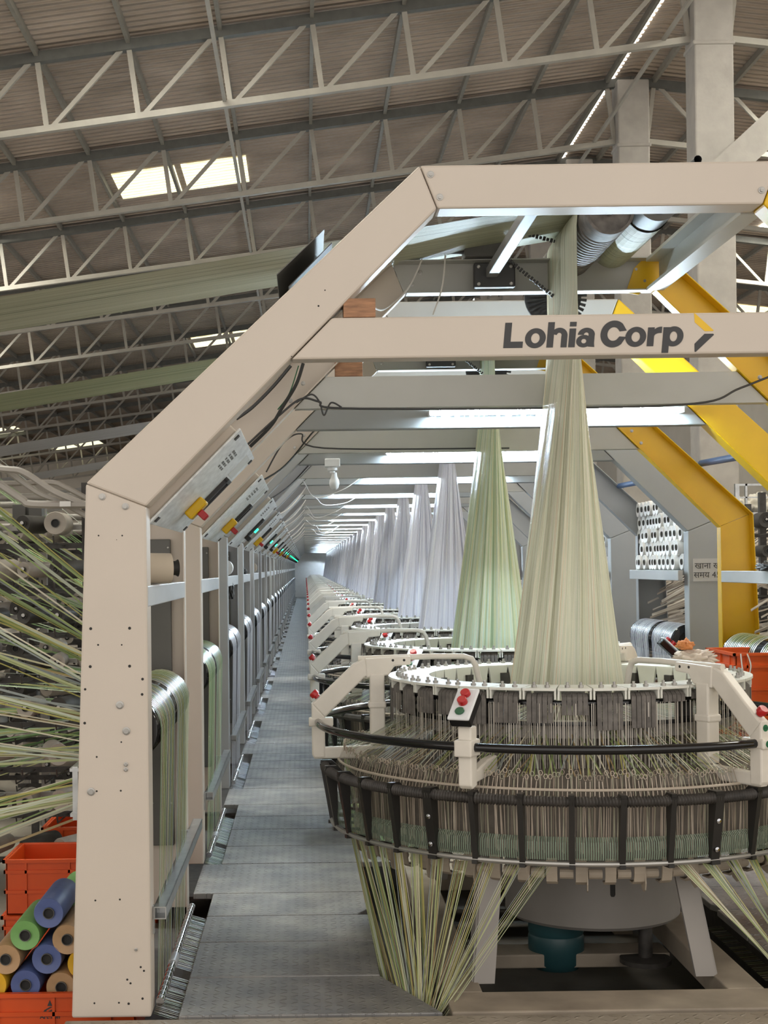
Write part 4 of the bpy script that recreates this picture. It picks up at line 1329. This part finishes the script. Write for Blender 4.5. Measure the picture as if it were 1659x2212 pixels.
# conduits at the left
cd = D1+.55
for pts, r, lab in (([(-60, 1010), (0, 1047), (48, 1079), (72, 1089), (190, 1090)], .0155, 'thick gray conduit bending level, with a small white sticker'),
                    ([(-60, 1010), (18, 1014), (54, 1022), (119, 1063), (190, 1092)], .0135, 'upper gray conduit sloping down to the first column'),
                    ([(-60, 985), (0, 1008), (80, 1063), (129, 1083), (190, 1116)], .012, 'lower gray conduit sloping behind the sticker conduit'),
                    ([(-60, 1042), (30, 1044), (110, 1042), (140, 1052), (190, 1078)], .011, 'gray conduit curving over behind the first column')):
    c = cable('conduit', [W(x, y, cd + (.12 if 'curving' in lab else .05 if 'lower' in lab else 0)) for x, y in pts], r, 'conduit', lab, 'pipe')
    if 'sticker' in lab and 'thick' in lab:
        a, bb = W(129, 1083, cd-.017), W(153, 1094, cd-.017)
        MB().box((a.x, a.y-.002, bb.z), (bb.x, a.y+.004, a.z)).build('sticker', 'label', c)

# ------------------------------------------------------------------ small things on the frames
p0, p1 = W(742, 680, D1), W(811, 636, D1)
tag(MB().box((p0.x, D1+.005, SGT+.0005), (p1.x, D1+.105, SGT+.068)).bevel_build('wooden_block', 'wood', None, .002), 'wooden block standing on the lettered cross beam by the diagonal', 'block')
q0 = W(724, 812, D1+MID)
tag(MB().box((q0.x, D1+MID+.03, SGT+.0005), (q0.x+.13, D1+MID+.10, SGT+.075)).bevel_build('wooden_block', 'wood', None, .002), 'darker wooden block standing on the inner cross beam', 'block')
# dark tray on the outside of the first diagonal
tr_root = thing('cable_tray', (0, D1+.2, 0), 'dark open steel tray on the outer edge of the first diagonal', 'tray')
A, B = W(625, 634, D1+.2), W(716, 541, D1+.2)
Cc, Dd = W(600, 608, D1+.2), W(700, 512, D1+.2)
for nm, (u, v) in {'floor_sheet': (A, B), 'outer_sheet': (Cc, Dd)}.items():
    b = MB(); n = Vector((-.7, 0, .7))*.003
    b.hexa([Vector((u.x, -.12, u.z)), Vector((v.x, -.12, v.z)), Vector((v.x, .35, v.z)), Vector((u.x, .35, u.z)), Vector((u.x, -.12, u.z))+n, Vector((v.x, -.12, v.z))+n, Vector((v.x, .35, v.z))+n, Vector((u.x, .35, u.z))+n])
    b.build(nm, 'dark' if nm == 'floor_sheet' else 'duct', tr_root)
b = MB(); b.hexa([Vector((p.x, .345, p.z)) for p in (A, B, Dd, Cc)] + [Vector((p.x, .35, p.z)) for p in (A, B, Dd, Cc)]); b.build('end_sheet', 'core', tr_root)
# cone of cardboard on the first shelf, others further on
def cone(label, D, x, z, m='cardboard'):
    root = thing('yarn_cone', (x, D, z), label, 'cone', 'things lying on the shelf bars')
    MB().lathe([(.028, -.11), (.062, -.11), (.058, .10), (.026, .10)], 24, lambda a, bb, c: Vector((a, c, .062+bb))).build('winding', m, root, True)
    MB().lathe([(.0, -.115), (.024, -.115), (.03, -.11), (.028, .12), (.034, .13), (0, .13)], 18, lambda a, bb, c: Vector((a, c, .062+bb))).build('core_tube', 'core', root, True)
    return root
cone('cardboard cone with dark core tubes lying on the first shelf bar', D1+.42, -.62, 1.541).rotation_euler = (0, 0, -1.25)
cone('white cone with black end lying at the third shelf bar', D1+2*S+.3, -.60, 1.54, 'bob_white')
cone('small pale cone lying at the fifth shelf bar', D1+4*S+.3, -.60, 1.54, 'cardboard')
def rag(name, pos, size, m, label, cat, seed, group=None):
    bm = bmesh.new()
    bmesh.ops.create_icosphere(bm, subdivisions=4, radius=1)
    r = random.Random(seed)
    ks = [(Vector((r.uniform(-1, 1), r.uniform(-1, 1), r.uniform(-1, 1))).normalized()*r.uniform(3, 9), r.uniform(0, 6.3), r.uniform(.02, .09)) for _ in range(16)]
    for v in bm.verts:
        f = 1 + sum(a*(1-2*abs(sin(k.dot(v.co)+p)))*.9 for k, p, a in ks)
        v.co = Vector((v.co.x*f*size[0], v.co.y*f*size[1], max(v.co.z*f, -.55)*size[2]))
    zmin = min(v.co.z for v in bm.verts)
    for v in bm.verts: v.co.z -= zmin
    me = bpy.data.meshes.new(name); bm.to_mesh(me); bm.free()
    for p in me.polygons: p.use_smooth = True
    me.materials.append(M[m])
    o = bpy.data.objects.new(name, me); COL.objects.link(o); o.location = pos
    return tag(o, label, cat, group)
rag('rag', (-.585, D1+2*S+.75, 1.36), (.03, .10, .12), 'cable', 'black rag hanging over the third shelf bar', 'cloth', 4)
rag('rag', (-.585, D1+3*S+.6, 1.541), (.03, .16, .04), 'cable', 'dark rag lying on the fourth shelf bar', 'cloth', 5)
pc = W(1640, 1228, D1+S+.45)
rag('glove', (2.69, D1+S+.55, 1.541), (.06, .20, .04), 'cable', 'black glove lying on the far-side shelf bar by the yellow leg', 'glove', 6)
# sack on the second loom
sk = W(1503, 1440, 6.76)
rag('sack', (sk.x, 6.80, 1.108), (.125, .07, .055), 'sack', 'crumpled printed sack heaped on the back rim of the first loom', 'sack', 8)
rag('sack', (W(1480, 1415, 6.8).x, 6.80, 1.185), (.045, .04, .035), 'sack_orange', 'crumpled orange sack lying on top of the printed sack', 'sack', 12)
# notice on the third frame's far column
p0, p1 = W(1497, 1256, D1+2*S), W(1559, 1206, D1+2*S)
note = thing('paper_notice', (p0.x, D1+2*S-.002, p0.z), 'taped paper notice in two lines of dark script on the gray column', 'notice')
MB().box((0, -.002, 0), (p1.x-p0.x, 0, p1.z-p0.z)).build('sheet', 'paper', note)
hh = p1.z-p0.z
text_mesh('खाना खाने क', .062, 'ink', 'script_line', note, (.012, -.003, hh*.56), (pi/2, 0, 0), ext=.0004)
text_mesh('समय 45 मिनि', .062, 'ink', 'script_line', note, (.004, -.003, hh*.16), (pi/2, 0, 0), ext=.0004)

# blue ties between the far diagonals
for i, (a, bb) in enumerate((((1365+150, 1001), (1617, 983)), ((1337, 1050), (1388, 1040)))):
    D = D1+S+MID+.06 if i == 0 else D1+2*S+MID+.06
    pa = W(*a, D); pb = W(*bb, D-1.3)
    o = MB().tube([pa, pb], .022, 12).build('blue_pipe', 'bluepipe', None, True)
    tag(o, 'blue pipe tied between the %s' % ('yellow diagonals' if i == 0 else 'gray diagonals'), 'pipe', 'blue tie pipes')

# ------------------------------------------------------------------ bobbins
def bobbin(name, label, group, L=.25, r=.056, m='bob_white', axis='x', cat='bobbin'):
    root = thing(name, (0, 0, 0), label, cat, group)
    fr = (lambda a, b, c: Vector((c, a, b))) if axis == 'x' else (lambda a, b, c: Vector((a, c, b)))
    MB().lathe([(r*.36, .006), (r*.96, 0), (r, .006), (r, L-.006), (r*.96, L), (r*.36, L-.006)], 28, fr).build('yarn', m, root, True)
    MB().lathe([(r*.33, .03), (r*.34, -.003), (r*.38, -.003), (r*.38, L+.006), (0, L+.006)], 18, fr).build('core_tube', 'duct', root, True)
    MB().lathe([(0, .012), (r*.335, .012)], 18, fr).build('core_hollow', 'core', root)
    return root
GW = 'white bobbins stacked on the far shelf'
wb = None
n_b = 0
ROWN = ['bottom', 'second', 'third', 'fourth', 'fifth']
def at_shelf(bay, nrow, ncol, tag_):
    global wb, n_b
    r = random.Random(bay)
    y0 = D1+S*bay+.22
    for row in range(nrow):
        k0 = (0, 0, 0, 1, 2)[row]; cnt = ncol - k0 - (1 if row % 2 else 0) - (1 if row == 4 else 0)
        for k in range(cnt):
            y = y0 + .02 + k*.1215 + (.0607 if row % 2 else 0) + k0*.1215
            loc = (2.77 + r.uniform(-.02, .02), y + r.uniform(-.004, .004), 1.541+.0605 + row*.108)
            lab = '%s white bobbin along the %s row of the stack %s' % (nth(k+1), ROWN[row], tag_)
            if wb is None:
                wb = bobbin('white_bobbin', lab, GW, .25, .0605); wb.location = loc
            else: dup(wb, loc, lab)
at_shelf(2, 5, 12, 'beside the notice column')
at_shelf(3, 4, 12, 'in the bay beyond the notice')
at_shelf(4, 4, 11, 'two bays beyond the notice')
for bay in (2, 3, 4):
    b = MB(); b.box((2.72, D1+S*bay+.14, 1.50), (3.05, D1+S*bay+MID-.02, 1.54))
    tag(b.build('shelf_board', 'alu'), '%s shelf board carrying white bobbins on the far side' % nth(bay-1), 'shelf', 'bobbin shelf boards')

# coloured bobbins in the front crate
CR = D1+.32
cols = {'blue': 'bob_blue', 'green': 'bob_green', 'tan': 'bob_tan', 'yellow': 'bob_yellow'}
spec = [('blue', 105, 1973, 'topmost blue bobbin of the pile in the front crate'), ('green', 54, 2021, 'green bobbin resting against the lower side of the topmost blue one'),
        ('tan', 145, 2030, 'tan bobbin half hidden by the first column, under the topmost blue one'), ('tan', 12, 2073, 'tan bobbin directly below the green one'),
        ('blue', 101, 2072, 'blue bobbin in the middle of the crate pile'), ('blue', 55, 2128, 'lowest blue bobbin, just above the crate rim'),
        ('tan', 132, 2133, 'lowest tan bobbin, just above the crate rim'), ('yellow', -18, 2128, 'yellow bobbin below the tan one, beside the lowest blue bobbin'),
        ('yellow', 178, 2083, 'yellow bobbin peeping out beside the first column')]
pb = {}
for cname, px, py, lab in spec:
    q = W(px, py, CR)
    if cname not in pb:
        pb[cname] = bobbin('%s_bobbin' % cname, lab, 'coloured bobbins in the front crate', .36, .0575, cols[cname], 'y')
        o = pb[cname]
    else: o = dup(pb[cname], None, lab)
    o.location = q
q = W(150, 1915, CR+.50)
o = dup(pb['green'], (q.x, CR+.40, q.z-.045), 'green bobbin lying behind the topmost blue one')

# ------------------------------------------------------------------ orange crates
def crate(name, label, x0, y0, z0, w, d, h, logo=False, group='orange crates'):
    root = thing(name, (x0, y0, z0), label, 'crate', group)
    t = .012
    b = MB()
    b.box((0, 0, 0), (w, d, t)); b.box((0, 0, 0), (w, t, h)); b.box((0, d-t, 0), (w, d, h)); b.box((0, 0, 0), (t, d, h)); b.box((w-t, 0, 0), (w, d, h))
    b.bevel_build('tub', 'orange', root, .004)
    b = MB(); e = .014
    for z in (h-.008, h*.78, h*.42):
        k = e if z > h*.9 else e*.6
        b.box((-k, -k, z-.008), (w+k, 0, z+.008)); b.box((-k, d, z-.008), (w+k, d+k, z+.008)); b.box((-k, -k, z-.008), (0, d+k, z+.008)); b.box((w, -k, z-.008), (w+k, d+k, z+.008))
    for f in (.16, .5, .84):
        b.box((w*f-.005, -e*.6, .0), (w*f+.005, 0, h)); b.box((-e*.6, d*f-.005, 0), (0, d*f+.005, h))
    b.build('ribs', 'orange', root)
    if logo:
        lx, lz, s = logo
        b = MB()
        b.prism([(lx-.010*s, lz+.018*s), (lx+.010*s, lz+.018*s), (lx, lz+.042*s)], -.0015, -.0002)
        b.prism([(lx-.030*s, lz-.010*s), (lx-.022*s, lz+.002*s), (lx+.000*s, lz+.014*s), (lx+.012*s, lz+.014*s), (lx-.012*s, lz+.002*s), (lx-.018*s, lz-.010*s)], -.0015, -.0002)
        b.prism([(lx+.004*s, lz+.002*s), (lx+.016*s, lz+.010*s), (lx+.030*s, lz-.012*s), (lx+.012*s, lz-.012*s), (lx-.006*s, lz-.002*s)], -.0015, -.0002)
        b.build('crate_mark', 'ink', root)
        text_mesh('Arteron', .024*s, 'ink', 'crate_lettering', root, (lx, -.0008, lz-.032*s), (pi/2, 0, 0), align='CENTER', ext=.0005, off=.0006)
    return root
c0 = W(0, 2143, D1+.28)
top = W(80, 2144, D1+.28).z
crate('plastic_crate', 'front orange crate with a dark triangular mark, holding coloured bobbins', -1.28, D1+.28, PITZ, .62, .42, top-PITZ, (.295, top-PITZ-.068, .95))
z2 = W(12, 1857, 7.0).z
x2 = W(12, 1857, 7.0).x
crate('plastic_crate', 'upper orange crate of the stack behind the coloured bobbins', x2, 7.0, (z2+PITZ)/2, .62, .42, (z2-PITZ)/2, (.40, .20, .8))
crate('plastic_crate', 'lower orange crate of the stack behind the coloured bobbins', x2-.01, 6.99, PITZ, .62, .42, (z2-PITZ)/2)
q3 = W(95, 1787, 7.9)
crate('plastic_crate', 'orange crate furthest back, beside the comb of tapes', q3.x, 7.9, PITZ, .62, .5, q3.z-PITZ)
rx = W(1588, 1410, 8.2)
hh = rx.z/3
for k, nm in enumerate(('lowest', 'middle', 'topmost')):
    crate('plastic_crate', '%s orange crate of the stack beside the yellow leg' % nm, rx.x, 8.2, hh*k, .42, .55, hh-.002)
cable('white_string', [W(1600, 1412, 8.17), W(1604, 1445, 8.16), W(1612, 1470, 8.16), W(1622, 1440, 8.16), W(1614, 1412, 8.17)], .004, 'wcable', 'knotted white string hanging on the topmost crate rim', 'string')

# ------------------------------------------------------------------ comb and tape fan on the left, creels on both sides
comb = thing('tape_comb', (0, 0, 0), 'gray slotted comb bar at the outer edge of the first column', 'comb')
a, bb = W(165, 1655, D1+.12), W(160, 1770, D1+.12)
b = MB(); b.box((a.x-.012, D1+.10, bb.z), (a.x+.008, D1+.13, a.z)); b.box((a.x+.014, D1+.10, bb.z+.03), (a.x+.03, D1+.13, a.z-.03)); b.build('upright', 'steel', comb)
b = MB()
for z in (a.z-.01, bb.z+.02): b.box((a.x-.02, D1+.09, z-.006), (a.x+.03, D1+MID, z+.006))
b.build('rail', 'steel', comb)
def tape_fan(label, mt, side, D0, D1_, seed, n, xs_, m0, m1, w=.005):
    """loose tapes from the creel (outer end at x = xs_) down or up to the roller, slopes between m0 and m1"""
    X = (lambda x: x) if side == 'left' else mx
    r = random.Random(seed)
    b = MB()
    for i in range(n):
        m_ = m0 + (m1-m0)*(i+r.random())/n
        f = (m_-m0)/(m1-m0)
        yt = D0 + (D1_-D0)*r.random()
        q = Vector((X(-.72), yt, .74 + .62*f**1.5 + r.uniform(-.05, .05)))
        sp = Vector((X(xs_), yt + r.uniform(-.2, .9), q.z + m_*(-.72-xs_)))
        for k in range(r.choice((1, 1, 2, 3, 4))):
            o = Vector((0, r.uniform(-.03, .03), r.uniform(-.022, .022)))
            mid_ = (sp+q)/2 + o + Vector((0, 0, -.03*r.random()))
            b.strip([sp+o*1.8, mid_, q+o*.3], Vector((0, w*.4, w*r.uniform(.35, 1.0))))
    return tag(b.build('warp_tape_fan', mt), label, 'tapes', None, 'stuff')
tape_fan('fan of cream and green tapes running from the creel to the first column', 'tapes_mixed', 'left', D1+.15, D1+MID-.1, 2, 48, -3.0, -.42, .86, .0048)
tape_fan('fan of green tapes further back, running to the second column', 'tapes_green', 'left', D1+S+.15, D1+S+MID, 3, 40, -3.4, -.3, .8, .005)
tape_fan('fan of dusty white tapes on the far side beside the yellow leg', 'tapes_dusty', 'right', D1+S+.15, D1+S+MID, 4, 60, -1.9, -.25, .5, .008)
for i in range(2, 6):
    tape_fan('fan of dusty white tapes on the far side of the %s bay' % nth(i+1), 'tapes_dusty', 'right', D1+S*i+.1, D1+S*i+MID+.4, 4+i, 70, -1.9, -.25, .5, .009)

def creel(label, x, y, levels, z0, dz, m):
    root = thing('creel_rack', (x, y, 0), label, 'creel rack', 'creel racks')
    zt = z0+levels*dz
    for xx in (-.30, .30): MB().box((xx-.025, -.025, PITZ), (xx+.025, .025, zt)).build('post', 'dark' if m else 'conduit', root)
    b = MB()
    for l in range(levels):
        z = z0+l*dz
        b.box((-.42, .025, z-.012), (.42, .05, z+.012))
        for k in range(5): b.tube([(-.36+.18*k, .05, z), (-.36+.18*k, -.30, z+.02)], .010, 6)
    b.build('spindle_bars', 'bolt', root)
    b = MB()
    for l in range(levels):
        z = z0+l*dz-.10
        b.bar((-.42, -.03, z), (.42, -.03, z), .012, .03)
        for k in range(5): b.tube([(-.36+.18*k, -.03, z), (-.36+.18*k, -.36, z+.01), (-.36+.18*k, -.38, z+.05)], .005, 5)
    b.build('guide_arms', 'dark', root)
    return root
dbob = None
def creel_bobbins(label, x, y, levels, z0, dz, seed):
    global dbob
    r = random.Random(seed)
    for l in range(levels):
        for k in range(5):
            if r.random() < .1: continue
            lab = 'dusty bobbin %s from the walkway, level %s of the %s' % (nth(5-k if x < 1 else k+1), nth(l+1), label)
            loc = (x-.36+.18*k, y-.30+r.uniform(-.03, .03), z0+l*dz+.015)
            if dbob is None:
                dbob = bobbin('creel_bobbin', lab, 'dusty bobbins on the creels', .21, .058, 'bob_dusty', 'y'); dbob.location = loc
            else:
                c = dup(dbob, loc, lab, rz=r.uniform(-.75, .35), remat={'dusty_yarn': M['bob_dark']} if r.random() < .38 else None)
                f = r.uniform(.72, 1.08); c.scale = (f, 1, f)
specs = [('first creel', -1.50, 7.9), ('second creel', -2.0, 9.3), ('third creel', -1.72, 10.6), ('fourth creel', -2.5, 11.2), ('fifth creel', -1.95, 12.6), ('sixth creel', -2.9, 13.4)]
for i, (lab, x, y) in enumerate(specs):
    creel(lab + ' rack behind the tape fan beside the first column', x, y, 8, .12, .245, i % 2 == 0)
    creel_bobbins(lab, x, y, 8, .12, .245, 50+i)
b = MB(); rj = random.Random(77)
for k in range(420):
    x, y, z = rj.uniform(-5.5, -1.9), rj.uniform(13.8, 19), rj.uniform(PITZ+.1, 2.1)
    b.lathe([(.012, 0), (.06, 0), (.06, .2), (.012, .2)], 9, lambda a, bb, c, x=x, y=y, z=z: Vector((x+a, y+c, z+bb)))
tag(b.build('distant_bobbins', 'bob_dusty'), 'mass of dusty bobbins on the creels far behind the first column', 'bobbins', None, 'stuff')
b = MB()
for k in range(30):
    x, y = rj.uniform(-5.5, -1.9), rj.uniform(13.8, 19)
    b.box((x-.03, y-.03, PITZ), (x+.03, y+.03, 2.1)); b.box((x-.6, y+.2, .3+.2*(k % 9)), (x+.6, y+.24, .36+.2*(k % 9)))
tag(b.build('distant_creel_frames', 'dark'), 'dark creel frames massed far behind the first column', 'creel racks', None, 'stuff')
rspecs = [('fifth-bay creel', 3.75, 9.2), ('notice-side creel', 3.9, 11.3), ('stack-side creel', 3.9, 13.6), ('deep creel', 4.2, 16.2)]
for i, (lab, x, y) in enumerate(rspecs):
    creel(('creel rack behind the yellow leg', 'creel rack beyond the notice column', 'creel rack beyond the white bobbin stack', 'deepest creel rack on the far side')[i], x, y, 6, .7, .24, True)
    creel_bobbins(('creel behind the yellow leg', 'creel beyond the notice', 'creel beyond the bobbin stack', 'deepest far-side creel')[i], x, y, 6, .7, .24, 80+i)
# control boxes and top pipes of the creel
for i, (px, py) in enumerate(((40, 1120), (75, 1122))):
    q = W(px, py, 8.1)
    tag(MB().box((q.x-.035, 8.1, q.z-.08), (q.x+.04, 8.2, q.z+.08)).bevel_build('junction_box', 'duct', None, .005), '%s dark junction box hanging on the creel post' % ('first' if i == 0 else 'second'), 'box', 'junction boxes on the creel')
for i, (py, D) in enumerate(((1073, 9.2), (1090, 9.6), (1118, 9.9), (1150, 10.2), (1136, 10.9))):
    q = W(90, py, D)
    tag(MB().tube([(-4.5, D, q.z), (-.95, D, q.z)], .022, 10).build('creel_pipe', 'conduit', None, True), '%s pale horizontal pipe over the creels, counted downwards' % nth(i+1), 'pipe', 'horizontal pipes over the creels')

# ------------------------------------------------------------------ storage rack with sacks far right
rk = thing('storage_rack', (0, 21, 0), 'open storage rack behind the yellow diagonals', 'rack')
x0, x1 = W(1592, 1100, 21).x, W(1760, 1100, 21).x
z0 = W(1620, 1107, 21).z; zt = W(1620, 1045, 21).z
b = MB()
for x in (x0, x1): b.box((x-.03, -.03, PITZ), (x+.03, .03, zt))
b.build('post', 'steel', rk)
b = MB(); b.box((x0, -.02, zt-.03), (x1, .02, zt)); b.box((x0, -.02, z0-.03), (x1, 1.0, z0)); b.box(((x0+x1)/2-.45, -.02, z0), ((x0+x1)/2-.42, .02, zt)); b.box((x0, -.02, (z0+zt)/2), (x1, .02, (z0+zt)/2+.02)); b.build('rack_frame', 'steel', rk)
for k in range(4):
    rag('filled_sack', (x0+.18+.26*k, 21.4, z0+.001), (.17, .25, .16+.05*(k % 2)), 'sack_yellow' if k in (2,) else 'sack_white', '%s filled sack along the storage rack' % nth(k+1), 'sack', 60+k, 'sacks on the storage rack')
